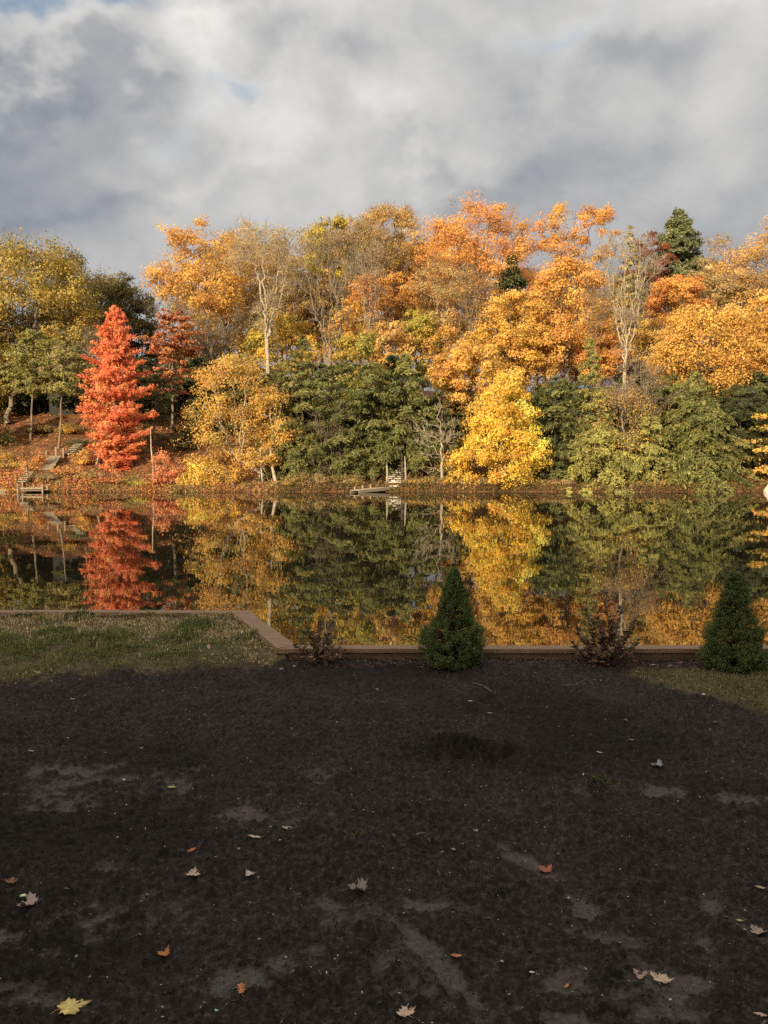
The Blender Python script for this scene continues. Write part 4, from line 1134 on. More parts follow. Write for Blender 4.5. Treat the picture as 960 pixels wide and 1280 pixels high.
def yard_z(x, y):
    z = GZ0 + (fbm(x * .9, y * .9, 3, 21) - .5) * .05
    z = z + (fbm(x * 4, y * 4, 3, 22) - .5) * .035
    rk = fbm(x * 2.2 + y * .5, y * 13, 3, 61) - .5
    z = z + rk * .030 * np.clip(fbm(x * .7, y * .7, 2, 62) * 2 - .5, 0, 1)
    pv = patch_val(x, y)
    rough = (1 - .85 * pv)
    clod = fbm(x * 22, y * 22, 3, 23, .6)
    z = z + (np.maximum(clod - .42, 0)) * .085 * rough
    z = z + (fbm(x * 60, y * 60, 2, 24) - .5) * .022 * (rough * .9 + .1)
    z = z - pv * .006
    r = np.sqrt(((x - MCX) / .36) ** 2 + ((y - MCY) / .20) ** 2)
    z = z + np.exp(-r ** 2) * (.02 + (fbm(x * 14, y * 14, 4, 71, .65) - .5) * .34)
    flat = np.clip((edge_y(x) - y) / .3, 0, 1)
    zt = np.where(x < -.8, .50, .447)
    return z * flat + (zt + (z - GZ0) * .3) * (1 - flat)


# yard sheet: dense where the camera sees it
ex = np.geomspace(4.2, 300, 22)
gx = np.concatenate([-ex[::-1], np.linspace(-4.15, 4.15, 900), ex])
ny = 760
tt = np.linspace(0, 1, ny)
yf = 1.7 * (1 / (1 - tt * (1 - 1.7 / 8.42)))           # rows bunch up near the camera
fyn = (yf - 1.7) / (8.42 - 1.7)
back = np.array([-300, -120, -50, -20, -10, -5, -2, -.5, .5, 1.2])
rows = []
for yb in back: rows.append(np.full_like(gx, yb))
for f_ in fyn: rows.append(1.7 + (edge_y(gx) - 1.7) * f_)
GY2 = np.stack(rows); GX2 = np.broadcast_to(gx, GY2.shape)
GZ2 = yard_z(GX2, GY2)
GY2 = np.concatenate([GY2, GY2[-1:] + .02]); GX2 = np.concatenate([GX2, GX2[-1:]]); GZ2 = np.concatenate([GZ2, GZ2[-1:] * 0 - 1.2])
nv, nu = GX2.shape
ii = (np.arange(nv - 1)[:, None] * nu + np.arange(nu - 1)[None, :]).ravel()
Q = np.stack([ii, ii + 1, ii + 1 + nu, ii + nu], 1)
m, nt3, out3 = new_mat('yard_ground')
L3 = nt3.links.new
aP = N(nt3, 'ShaderNodeAttribute', attribute_name='patch'); aG = N(nt3, 'ShaderNodeAttribute', attribute_name='lawn')
tc3 = N(nt3, 'ShaderNodeTexCoord')


def tn(scale, det=6, rough=.6):
    n = N(nt3, 'ShaderNodeTexNoise'); n.inputs['Scale'].default_value = scale; n.inputs['Detail'].default_value = det; n.inputs['Roughness'].default_value = rough
    L3(tc3.outputs['Object'], n.inputs['Vector']); return n.outputs['Fac']


def ramp3(fac, stops):
    c = N(nt3, 'ShaderNodeValToRGB'); L3(fac, c.inputs[0])
    c.color_ramp.elements[0].position = stops[0][0]; c.color_ramp.elements[0].color = (*stops[0][1], 1)
    c.color_ramp.elements[1].position = stops[-1][0]; c.color_ramp.elements[1].color = (*stops[-1][1], 1)
    for p, col in stops[1:-1]:
        e = c.color_ramp.elements.new(p); e.color = (*col, 1)
    return c.outputs[0]


def mix3(f, a, b):
    n = N(nt3, 'ShaderNodeMix', data_type='RGBA')
    L3(f, n.inputs[0]) if not isinstance(f, float) else setattr(n.inputs[0], 'default_value', f)
    L3(a, n.inputs[6]); L3(b, n.inputs[7]); return n.outputs[2]


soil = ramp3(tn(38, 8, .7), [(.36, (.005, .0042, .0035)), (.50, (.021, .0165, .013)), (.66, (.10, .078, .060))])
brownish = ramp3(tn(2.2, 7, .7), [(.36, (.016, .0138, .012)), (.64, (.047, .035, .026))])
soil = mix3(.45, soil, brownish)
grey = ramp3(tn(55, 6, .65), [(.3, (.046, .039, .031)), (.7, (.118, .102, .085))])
gr_under = ramp3(tn(20, 5), [(.3, (.050, .044, .022)), (.7, (.15, .115, .060))])
def mth(op, a, b, cl=False):
    n = N(nt3, 'ShaderNodeMath', operation=op, use_clamp=cl)
    for i_, v_ in enumerate((a, b)):
        if isinstance(v_, (int, float)): n.inputs[i_].default_value = v_
        else: L3(v_, n.inputs[i_])
    return n.outputs[0]


pn = mth('MULTIPLY', mth('SUBTRACT', tn(45, 7, .72), .5), 2.0)
pfac = mth('MULTIPLY', mth('ADD', mth('SUBTRACT', aP.outputs['Fac'], .22), mth('MULTIPLY', pn, mth('GREATER_THAN', aP.outputs['Fac'], .03))), 1.5, True)
pfac = mth('MULTIPLY', pfac, mth('MINIMUM', mth('MULTIPLY', aP.outputs['Fac'], 3.0), .92))
aD = N(nt3, 'ShaderNodeAttribute', attribute_name='damp')
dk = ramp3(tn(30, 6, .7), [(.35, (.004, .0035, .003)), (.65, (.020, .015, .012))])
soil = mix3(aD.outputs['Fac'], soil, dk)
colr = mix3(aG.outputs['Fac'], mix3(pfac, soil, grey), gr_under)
p = N(nt3, 'ShaderNodeBsdfPrincipled'); p.inputs['Roughness'].default_value = .95; p.inputs['Specular IOR Level'].default_value = .15
L3(colr, p.inputs['Base Color'])
bp_ = N(nt3, 'ShaderNodeBump'); bp_.inputs['Strength'].default_value = .8; bp_.inputs['Distance'].default_value = .006
L3(tn(130, 5, .7), bp_.inputs['Height']); L3(bp_.outputs[0], p.inputs['Normal']); L3(p.outputs[0], out3.inputs[0])
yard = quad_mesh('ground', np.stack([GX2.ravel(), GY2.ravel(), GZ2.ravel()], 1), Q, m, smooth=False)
def damp_val(x, y):
    r = np.sqrt(((x - MCX) / .42) ** 2 + ((y - MCY) / .26) ** 2)
    big_ = fbm(x * .8, y * 1.1, 4, 77)
    return np.clip(np.exp(-r ** 2) * 1.15 * fbm(x * 9, y * 9, 4, 79, .65) + np.clip((big_ - .50) * 3.5, 0, .6), 0, .9)


for nm, fn in (('patch', patch_val), ('lawn', lawn_mask), ('damp', damp_val)):
    a = yard.data.attributes.new(nm, 'FLOAT', 'POINT')
    a.data.foreach_set('value', fn(GX2.ravel(), GY2.ravel()).astype(np.float32))
tag(yard, kind='structure')

# grit and wood chips on the soil
n = 2600
gy_ = 1.9 + rng.uniform(0, 1, n) ** 1.0 * 4.9; gxx = rng.uniform(-1, 1, n) * (gy_ * .52 + .3)
ok = lawn_mask(gxx, gy_) < .3
gxx, gy_ = gxx[ok], gy_[ok]; n = len(gxx)
s_ = rng.uniform(.0016, .0050, n) * (1 + (rng.uniform(0, 1, n) > .97) * 1.2)
P = np.stack([gxx, gy_, yard_z(gxx, gy_) + s_ * .5], 1)
D = np.stack([rng.normal(0, 1, n), rng.normal(0, 1, n), rng.normal(0, .3, n)], 1); D /= np.linalg.norm(D, axis=1, keepdims=True)
v, q = prisms(P - D * s_[:, None], P + D * s_[:, None], s_ * .7, s_ * .4, 4)
v2 = v
cc = np.repeat(pick_colors([(.36, .33, .28), (.20, .175, .14), (.50, .46, .40), (.11, .09, .07), (.07, .055, .045), (.08, .065, .05)], n, .3), 4, axis=0)
tag(quad_mesh('grit', v2, q, M_dry, colors=cc), 'pale grit and wood chips scattered on the dark soil', 'grit', kind='stuff')
# dark crumbs
n = 16000
gy_ = 1.85 + rng.uniform(0, 1, n) ** 1.5 * 5.0; gxx = rng.uniform(-1, 1, n) * (gy_ * .52 + .2)
ok = (lawn_mask(gxx, gy_) < .4) & (rng.uniform(0, 1, n) > .75 * patch_val(gxx, gy_))
gxx, gy_ = gxx[ok], gy_[ok]; n = len(gxx)
s_ = rng.uniform(.0016, .0042, n) * (1 + (rng.uniform(0, 1, n) > .97) * 1.0)
P = np.stack([gxx, gy_, yard_z(gxx, gy_) + s_ * .15], 1)
D = rng.normal(0, 1, (n, 3)); D /= np.linalg.norm(D, axis=1, keepdims=True)
v, q = prisms(P - D * s_[:, None], P + D * s_[:, None], s_ * .9, s_ * .5, 4)
cc = np.repeat(pick_colors([(.030, .024, .019), (.045, .036, .029), (.075, .060, .047), (.026, .021, .017)], n, .25), 4, axis=0)
tag(quad_mesh('soil_crumbs', v, q, M_dry, colors=cc), 'loose dark crumbs of soil over the bare yard', 'soil', kind='stuff')

# grass
def grass_patch(name, label, x0, x1, y0, y1, n, pal_low, pal_hi, hfun):
    x = rng.uniform(x0, x1, n); y = rng.uniform(y0, y1, n)
    y = np.minimum(y, edge_y(x) - .02)
    msk = lawn_mask(x, y)
    dens = fbm(x * 6, y * 6, 3, 41)
    ok = (rng.uniform(0, 1, n) < msk * np.clip((dens - .25) * 2.6, .10, 1)) & (y < edge_y(x) - .015)
    x, y, msk = x[ok], y[ok], msk[ok]; n = len(x)
    tuft = fbm(x * 3.2, y * 3.2, 3, 42)
    h = hfun(x, y, tuft) * rng.uniform(.5, 1.3, n) * (.5 + .5 * msk)
    z = yard_z(x, y)
    P = np.stack([x, y, z - .004], 1)
    az = rng.uniform(0, 2 * PI, n)
    w = rng.uniform(.0018, .0036, n)
    lean = rng.uniform(.15, 1.1, n)
    dx = np.stack([np.cos(az), np.sin(az), az * 0], 1); sx_ = np.stack([-np.sin(az), np.cos(az), az * 0], 1)
    up = np.array([0, 0, 1.0])
    Mid = P + (up * .62 + dx * (lean * .25)[:, None]) * h[:, None]
    T = P + (up * (1 - .35 * lean)[:, None] + dx * (lean * .8)[:, None]) * h[:, None]
    w3 = w[:, None]
    vv = np.stack([P - sx_ * w3, P + sx_ * w3, Mid + sx_ * w3 * .8, Mid - sx_ * w3 * .8, T + sx_ * w3 * .15, T - sx_ * w3 * .15], 1).reshape(-1, 3)
    b = (np.arange(n) * 6)[:, None]
    qq = np.concatenate([b + np.array([[0, 1, 2, 3]]), b + np.array([[3, 2, 4, 5]])], 1).reshape(-1, 4)
    f_ = np.clip((edge_y(x) - y) / 1.1 + (tuft - .5) * 3.4, 0, 1)
    dry = rng.uniform(0, 1, n) > (.30 + .66 * f_)
    lo = pick_colors(pal_low, n, .2); hi = pick_colors(pal_hi, n, .2)
    c = np.where(dry[:, None], hi, lo)
    return tag(quad_mesh(name, vv, qq, M_grass, colors=np.repeat(c, 2, axis=0)), label, 'grass', kind='stuff')


GREEN_G = [(.13, .15, .04), (.165, .175, .05), (.10, .12, .034), (.21, .20, .065)]
GREEN_R = [(.09, .105, .03), (.12, .13, .04), (.075, .09, .026), (.16, .14, .05)]
DRY_R = [(.20, .18, .07), (.15, .155, .055), (.30, .24, .11), (.13, .145, .045)]
DRY_G = [(.66, .50, .28), (.54, .39, .19), (.74, .59, .36), (.42, .28, .13)]
grass_patch('grass', 'patchy green and straw coloured lawn along the left of the wooden edging', -7.5, -.75, 5.0, 8.70, 230000, GREEN_G, DRY_G,
            lambda x, y, t: .024 + .050 * np.clip((y - 6.6) / 1.4, 0, 1) * np.clip(t * 2.2 - .5, .15, 1.2) + .06 * np.clip(t - .46, 0, .3))
grass_patch('grass', 'dark green patch of lawn at the right in front of the bed', 1.5, 7.5, 4.4, 6.7, 110000, GREEN_R, DRY_R,
            lambda x, y, t: .026 + .05 * np.clip(t - .5, 0, .3))
# little weeds on the soil
for i, (px, py, lb) in enumerate(((748, 980, 'small green weed on the dark soil right of the dug patch'), (450, 1046, 'tiny green weed on the dark soil near the middle'))):
    x, y = on_z(px, py, GZ0)
    n = 70 if i == 0 else 30
    az = rng.uniform(0, 2 * PI, n); h = rng.uniform(.012, .035, n)
    P = np.stack([x + rng.normal(0, .035, n), y + rng.normal(0, .02, n), np.zeros(n)], 1); P[:, 2] = yard_z(P[:, 0], P[:, 1])
    T = P + np.stack([np.cos(az) * h, np.sin(az) * h, h * .8], 1)
    v, q = prisms(P, T, np.full(n, .0022), np.full(n, .0006), 3)
    tag(quad_mesh('weed', v - np.array([x, y, GZ0]), q, M_grass, colors=pick_colors([(.10, .12, .04), (.16, .16, .06)], n * 3, .2), loc=(0, 0, 0)), lb, 'weed', 'weeds on the soil').location = (x, y, GZ0)

# mulch in the bed along the right wall
n = 9000
x = rng.uniform(-.75, 6, n); y = rng.uniform(6.45, 6.83, n)
ok = rng.uniform(0, 1, n) < .5 + .5 * vnoise(x * 4, y * 4, 3); x, y = x[ok], y[ok]; n = len(x)
P = np.stack([x, y, yard_z(x, y) + .004], 1)
v, q = leaf_quads(P, np.stack([rng.normal(0, .5, n), rng.normal(0, .5, n), np.ones(n)], 1), rng.uniform(.008, .035, n), rng.uniform(.004, .012, n))
tag(quad_mesh('mulch', v, q, M_dry, colors=pick_colors([(.06, .04, .03), (.10, .06, .04), (.035, .025, .02), (.16, .09, .05), (.20, .08, .045)], n, .3)), 'brown bark mulch and leaf scraps in the bed by the edging', 'mulch', kind='stuff')

# ------------------------------------------------------------------ retaining wall
root = empty('retaining_wall', (-.8, 6.93, 0.45), 'low wooden retaining wall with flat cap boards between yard and water', 'retaining wall')
CW = .135
A_, B_ = Vector((EA[0], EA[1], 0)), Vector((EB[0], EB[1], 0))
dd = (B_ - A_).normalized(); nn = Vector((-dd.y, dd.x, 0))      # to the water side
if nn.x < 0: nn = -nn


def cap_poly(pts, z, th, nm='cap_board', mat=M_cap):
    mb = MB(); m_ = len(pts)
    mb.v += [(p[0], p[1], z - th) for p in pts] + [(p[0], p[1], z) for p in pts]
    mb.f.append(tuple(range(m_))[::-1]); mb.f.append(tuple(range(m_, 2 * m_)))
    for i in range(m_):
        j = (i + 1) % m_; mb.f.append((i, j, m_ + j, m_ + i))
    return mb.build(nm, mat, root, bevel=.004)


zt = .545
ay, by = EA[1], EB[1]
# mitred outlines in plan: yard side line and water side line
ao = A_ + nn * .175; bo = B_ + nn * .175
def line_x_at(p, d, y): return p.x + d.x * (y - p.y) / d.y
xa_out = line_x_at(ao, dd, ay + CW); xb_out = line_x_at(bo, dd, by + CW)
cap_poly([(-2.72, ay), (A_.x, ay), (xa_out, ay + CW), (-2.72, ay + CW)], zt, .038)
for i_, (a, b) in enumerate(((-5.15, -2.727), (-7.6, -5.157), (-10.0, -7.607))):
    j_ = .004 * (-1) ** i_
    cap_poly([(a, ay + j_), (b, ay + .002), (b, ay + CW + .002), (a, ay + CW + j_)], zt + .003 - .002 * i_, .038)
cap_poly([(A_.x + .004, ay - .004), (B_.x, by), (xb_out, by + CW), (xa_out + .003, ay + CW)], zt + .004, .038)
for a, b in ((B_.x + .003, .62), (.627, 2.02), (2.027, 4.1), (4.107, 8.0)):
    pts = [(a, by), (b, by), (b, by + CW), (a, by + CW)]
    if a < 0: pts = [(a, by), (b, by), (b, by + CW), (xb_out + .004, by + CW)]
    cap_poly(pts, zt - .003 * (1 < b < 3) - .001 * (b > 4), .038)
# timbers under the cap: yard side face seen along the bed, water side sheeting below
mb = MB(); mb.box(B_.x + .02, 8.0, by + .012, by + .09, .20, zt - .0392); mb.build('timber', M_timber, root, bevel=.004)
mb = MB(); mb.box(-9, A_.x - .02, ay + .012, ay + .09, .20, zt - .0385); mb.build('timber', M_timber, root, bevel=.004)
a1 = A_ + nn * .014; b1_ = B_ + nn * .014; cap_poly([(a1.x, a1.y), (b1_.x, b1_.y), (b1_.x + .08, b1_.y + .03), (a1.x + .08, a1.y + .03)], zt - .036, .3, 'timber', M_timber)
mb = MB()
for i in range(60):
    x0 = xb_out + .02 + i * .145
    mb.box(x0, x0 + .14, by + .092, by + .128, -1.2, zt - .042)
for i in range(50):
    x0 = xa_out - .14 - i * .145
    mb.box(x0, x0 + .14, ay + .092, ay + .128, -1.2, zt - .042)
for i in range(12):
    c = A_ + dd * (.08 + i * .15) + nn * .115
    mb.bar((c.x, c.y, -1.2), (c.x, c.y, zt - .045), .14, .035, up=nn)
mb.build('sheeting', M_timber, root)

# ------------------------------------------------------------------ dwarf spruces
def dwarf_spruce(label, px, py_base, py_top, hw_px, Y, seed, pr):
    X = at(px, py_base, Y)[0]; zb = float(yard_z(np.array([X]), np.array([Y]))[0]) - .01
    zt_ = at(px, py_top, Y)[2]
    Hm = zt_ - zb; rm = hw_px / F * Y
    root = empty('dwarf_spruce', (X, Y, zb), label, 'spruce', 'dwarf spruces in the bed')
    mb = MB(); mb.tube([(X, Y, zb - .03), (X, Y, zb + Hm * .5), (X, Y, zb + Hm * .93)], [.02, .013, .004], 8)
    r_ = np.random.default_rng(seed)
    nc = 900
    t = np.clip(r_.uniform(0, 1, nc) ** 1.35, 0, .985)
    pa = np.array(pr)
    az = np.arange(nc) * 2.39996 + r_.normal(0, .2, nc)
    bump = np.array([mnoise.noise(Vector((math.cos(a) * 1.6, math.sin(a) * 1.6, tt_ * 5.5 + seed))) for a, tt_ in zip(az, t)])
    rad = np.interp(t, pa[:, 0], pa[:, 1]) * rm * (1 + .38 * bump) * r_.uniform(.72, 1.0, nc)
    C = np.stack([X + np.cos(az) * rad, Y + np.sin(az) * rad, zb + t * (Hm - .015) + .015], 1)
    # twigs from the stem to each tuft
    S0 = np.stack([np.full(nc, X), np.full(nc, Y), np.maximum(C[:, 2] - rad * .45, zb + .02)], 1)
    tv, tq = prisms(S0, C, np.full(nc, .004), np.full(nc, .0015), 3)
    st = mb.build('stem', M_bark_dark, root, smooth=True)
    quad_mesh('twigs', tv - np.array([X, Y, zb]), tq, M_bark_dark, root)
    out = np.stack([np.cos(az), np.sin(az), np.full(nc, .55) + t * .8], 1); out /= np.linalg.norm(out, axis=1, keepdims=True)
    per = 115
    idx = np.repeat(np.arange(nc), per); n = len(idx)
    sz = (.020 + .013 * r_.uniform(0, 1, nc)) * (1 - .35 * t)
    s = r_.uniform(-1.3, 1, n)[:, None] * sz[idx][:, None]
    o = out[idx]
    P = C[idx] + o * s + r_.normal(0, .42, (n, 3)) * sz[idx][:, None] * .9
    D = o * .7 + r_.normal(0, .75, (n, 3)); D /= np.linalg.norm(D, axis=1, keepdims=True)
    ln = r_.uniform(.010, .018, n)
    v, q = leaf_quads(P + D * ln[:, None] * .5, np.cross(D, r_.normal(size=(n, 3))), ln, np.full(n, .0036), rot=D)
    c = pick_colors([(.105, .145, .04), (.13, .17, .05), (.08, .11, .032), (.17, .20, .06)], n, .18)
    c *= np.exp(r_.normal(0, .16, nc))[idx][:, None]
    quad_mesh('foliage', v - np.array([X, Y, zb]), q, M_needle, root, colors=c)
    return root


dwarf_spruce('dark green dwarf spruce cone in front of the yellow reflection', 567, 838, 712, 45, 6.56, 5,
             [(0, .58), (.06, .88), (.2, .95), (.36, .86), (.46, .56), (.6, .46), (.75, .32), (.9, .17), (1, .03)])
dwarf_spruce('dark green dwarf spruce cone near the right edge', 916, 840, 716, 42, 6.50, 9,
             [(0, .62), (.08, .92), (.22, .92), (.4, .76), (.6, .52), (.8, .34), (.92, .22), (1, .05)])


# ------------------------------------------------------------------ bed shrubs
def oval_leaf(P, D, Nn, ln, w):
    """ovate folded leaf of two quads; all arrays (n,3)"""
    D = D / np.linalg.norm(D, axis=1, keepdims=True)
    Sd = np.cross(D, Nn); Sd /= (np.linalg.norm(Sd, axis=1, keepdims=True) + 1e-9); U = np.cross(Sd, D)
    ln = ln[:, None]; w = w[:, None]
    a = P; t = P + D * ln - U * ln * .18; m1 = P + D * ln * .45 + Sd * w - U * w * .1; m2 = P + D * ln * .45 - Sd * w - U * w * .1
    mid = P + D * ln * .5 - U * ln * .02 - U * w * .35
    vv = np.stack([a, m1, t, mid, m2], 1).reshape(-1, 3)
    b = (np.arange(len(P)) * 5)[:, None]
    qq = np.concatenate([b + np.array([[0, 1, 2, 3]]), b + np.array([[0, 3, 2, 4]])], 1).reshape(-1, 4)
    return vv, qq


def bed_shrub(label, px, py_base, Y, stems, pal, leaf_len=.032, nleaf=16, bare=.3, seed=1, whorl=True):
    X = at(px, py_base, Y)[0]; zb = float(yard_z(np.array([X]), np.array([Y]))[0]) - .01
    r_ = np.random.default_rng(seed)
    root = empty('garden_shrub', (X, Y, zb), label, 'shrub', 'leafy shrubs in the bed')
    mb = MB(); LP, LD, LN, LL = [], [], [], []
    for (tx, ty, side) in stems:
        T = Vector(at(tx, ty, Y + side)); Bs = Vector((X + r_.normal(0, .03), Y + r_.normal(0, .03), zb))
        m1 = Bs.lerp(T, .35) + Vector(((T.x - Bs.x) * .22, 0, .02)) + Vector(r_.normal(0, .012, 3)); m2 = Bs.lerp(T, .7) + Vector(((T.x - Bs.x) * .08, 0, .0)) + Vector(r_.normal(0, .01, 3))
        pts = [Bs, m1, m2, T]
        mb.tube(pts, [.0055, .0042, .003, .0014], 5)
        L_ = (T - Bs).length; k_ = max(int(nleaf * L_ / .35), 6)
        for i in range(k_):
            u = bare + (1 - bare) * (i + r_.uniform(0, .6)) / k_
            f = min(u * 3, 2.999); j = int(f); p = pts[j].lerp(pts[j + 1], f - j)
            dr = (pts[j + 1] - pts[j]).normalized()
            az_ = i * 2.4 + r_.uniform(0, .7)
            for q_ in range(2 if whorl else 1):
                a_ = az_ + q_ * PI
                sd = Vector((math.cos(a_), math.sin(a_), 0))
                d_ = (sd * .9 + dr * .55 + Vector(r_.normal(0, .22, 3))).normalized()
                LP.append(tuple(p)); LD.append(tuple(d_)); LN.append(tuple((dr + Vector(r_.normal(0, .3, 3))).normalized())); LL.append(leaf_len * r_.uniform(.55, 1.25) * (1 if u < .9 else .7))
        for q_ in range(5):
            a_ = q_ * 1.257 + r_.uniform(0, .5)
            LP.append(tuple(T - dr * .008)); LD.append((math.cos(a_) * .8, math.sin(a_) * .8, .75)); LN.append(tuple(dr)); LL.append(leaf_len * r_.uniform(.7, 1.1))
    mb.build('stems', M_bark, root, smooth=True)
    LP, LD, LN, LL = map(np.array, (LP, LD, LN, LL))
    v, q = oval_leaf(LP, LD, LN, LL, LL * .27)
    c = np.repeat(pick_colors(pal, len(LP), .22), 2, axis=0)
    quad_mesh('leaves', v - np.array([X, Y, zb]), q, M_dry, root, colors=c)
    return root


PURPLE = [(.15, .085, .06), (.19, .11, .075), (.11, .065, .05), (.27, .17, .10), (.15, .12, .065)]
bed_shrub('upright shrub with brown purple leaves in front of the wooden edging', 757, 838, 6.62,
          [(757, 741, 0), (731, 753, .05), (747, 766, -.05), (776, 759, 0), (792, 777, .05), (722, 785, 0), (740, 775, .08), (768, 770, -.06), (784, 790, .05), (798, 800, 0), (716, 804, -.03), (734, 800, -.1), (752, 790, -.08), (765, 785, .1), (776, 800, -.12), (726, 818, -.08), (788, 818, -.08), (762, 812, -.15), (745, 815, -.15)],
          PURPLE, .048, 30, .10, 3)
bed_shrub('low twiggy reddish shrub at the corner of the wooden edging', 402, 834, 6.66,
          [(400, 780, 0), (386, 786, .05), (412, 772, 0), (420, 790, .05), (376, 798, 0), (392, 796, -.08), (406, 792, .1), (428, 798, 0), (432, 812, .04), (368, 806, .04), (380, 812, -.08), (398, 806, -.1), (416, 808, -.1), (424, 820, -.1), (388, 822, -.12), (408, 820, -.15), (372, 818, -.05), (415, 776, .08), (383, 778, .07)],
          [(.15, .075, .05), (.22, .11, .07), (.10, .06, .045), (.14, .12, .06), (.28, .17, .10)], .036, 30, .05, 8)
for px, py, lb, s in ((577, 838, 'rounded grey stone at the foot of the middle dwarf spruce', .035), (352, 838, 'pale small stone at the edge of grass near the diagonal board', .018), (838, 833, 'pale pebble left of the right dwarf spruce', .014)):
    x, y = on_z(px, py, GZ0)
    boulder('stone', lb, (x, y, GZ0 + s * .3), s * 1.3, s, s * .8, M_stone, 0, int(px), 16, 'small stones by the bed')


# ------------------------------------------------------------------ fallen leaves
def maple_outline():
    half = [(0, .0), (.12, -.06), (.30, -.10), (.28, .03), (.50, .02), (.44, .16), (.66, .36), (.50, .38), (.52, .54), (.28, .48), (.26, .62), (.30, .74), (.16, .78), (0, 1.0)]
    return half + [(-x, y) for x, y in half[-2:0:-1]]


def oak_outline():
    half = [(0, 0), (.06, .06), (.16, .10), (.10, .22), (.30, .30), (.12, .38), (.14, .44), (.38, .58), (.14, .58), (.14, .66), (.26, .80), (.10, .80), (0, 1.0)]
    return half + [(-x, y) for x, y in half[-2:0:-1]]


def oval_outline():
    half = [(0, 0), (.10, .10), (.20, .30), (.24, .5), (.20, .72), (.10, .9), (0, 1)]
    return half + [(-x, y) for x, y in half[-2:0:-1]]


def fallen_leaf(label, px, py, size, shape, col, curl, rot, tilt=0.1, zoff=0.008, z=None):
    x, y = on_z(px, py, GZ0)
    size *= .9
    ol = {'maple': maple_outline, 'oak': oak_outline, 'oval': oval_outline}[shape]()
    rr_ = random.Random(int(px * 7 + py)); sx_, sy_ = rr_.uniform(.75, 1.1), rr_.uniform(.85, 1.1)
    ol = [(a * sx_ * rr_.uniform(.86, 1.12), b * sy_ + rr_.uniform(-.03, .03)) for a, b in ol]
    c0 = (0, .38)
    v = [(c0[0], c0[1])]; rings = [.5, 1.0]
    for s in rings: v += [(c0[0] + (a - c0[0]) * s, c0[1] + (b - c0[1]) * s) for a, b in ol]
    m_ = len(ol); f = []
    for i in range(m_):
        j = (i + 1) % m_
        f.append((0, 1 + i, 1 + j)); f.append((1 + i, 1 + m_ + i, 1 + m_ + j, 1 + j))
    vv = []
    for (a, b) in v:
        aa, bb = a * size, (b - .4) * size
        h = curl * .55 * ((a * 1.7) ** 2 + (b - .4) ** 2 * .8) * size + mnoise.noise(Vector((a * 5, b * 5, px))) * .07 * size - abs(a) * .06 * size
        vv.append((aa, bb, h))
    # stalk
    b0 = len(vv)
    for i, (t_, w_) in enumerate(((.0, .012), (-.18, .009), (-.38, .007))):
        hh = curl * .10 * size + .02 * size * i
        vv += [((-w_ + .05 * i * i) * size, (t_ - .4) * size, hh), ((w_ + .05 * i * i) * size, (t_ - .4) * size, hh)]
    f += [(b0, b0 + 1, b0 + 3, b0 + 2), (b0 + 2, b0 + 3, b0 + 5, b0 + 4)]
    me = bpy.data.meshes.new('fallen_leaf'); me.from_pydata(vv, [], f); me.update()
    me.polygons.foreach_set('use_smooth', [True] * len(me.polygons))
    c = np.array(col)
    at_ = me.attributes.new('col', 'FLOAT_COLOR', 'FACE')
    arr = np.ones((len(f), 4), np.float32); arr[:, :3] = np.clip(c * np.exp(rng.normal(0, .12, (len(f), 1))), 0, .9)
    at_.data.foreach_set('color', arr.ravel())
    me.materials.append(M_dry)
    o = bpy.data.objects.new('fallen_leaf', me); COL.objects.link(o)
    zz = float(yard_z(np.array([x]), np.array([y]))[0])
    sol = o.modifiers.new('thickness', 'SOLIDIFY'); sol.thickness = .0006
    o.location = (x, y, zz + zoff); o.rotation_euler = (tilt, tilt * .6, R(rot))
    tag(o, label, 'leaf', 'leaves fallen on the yard')


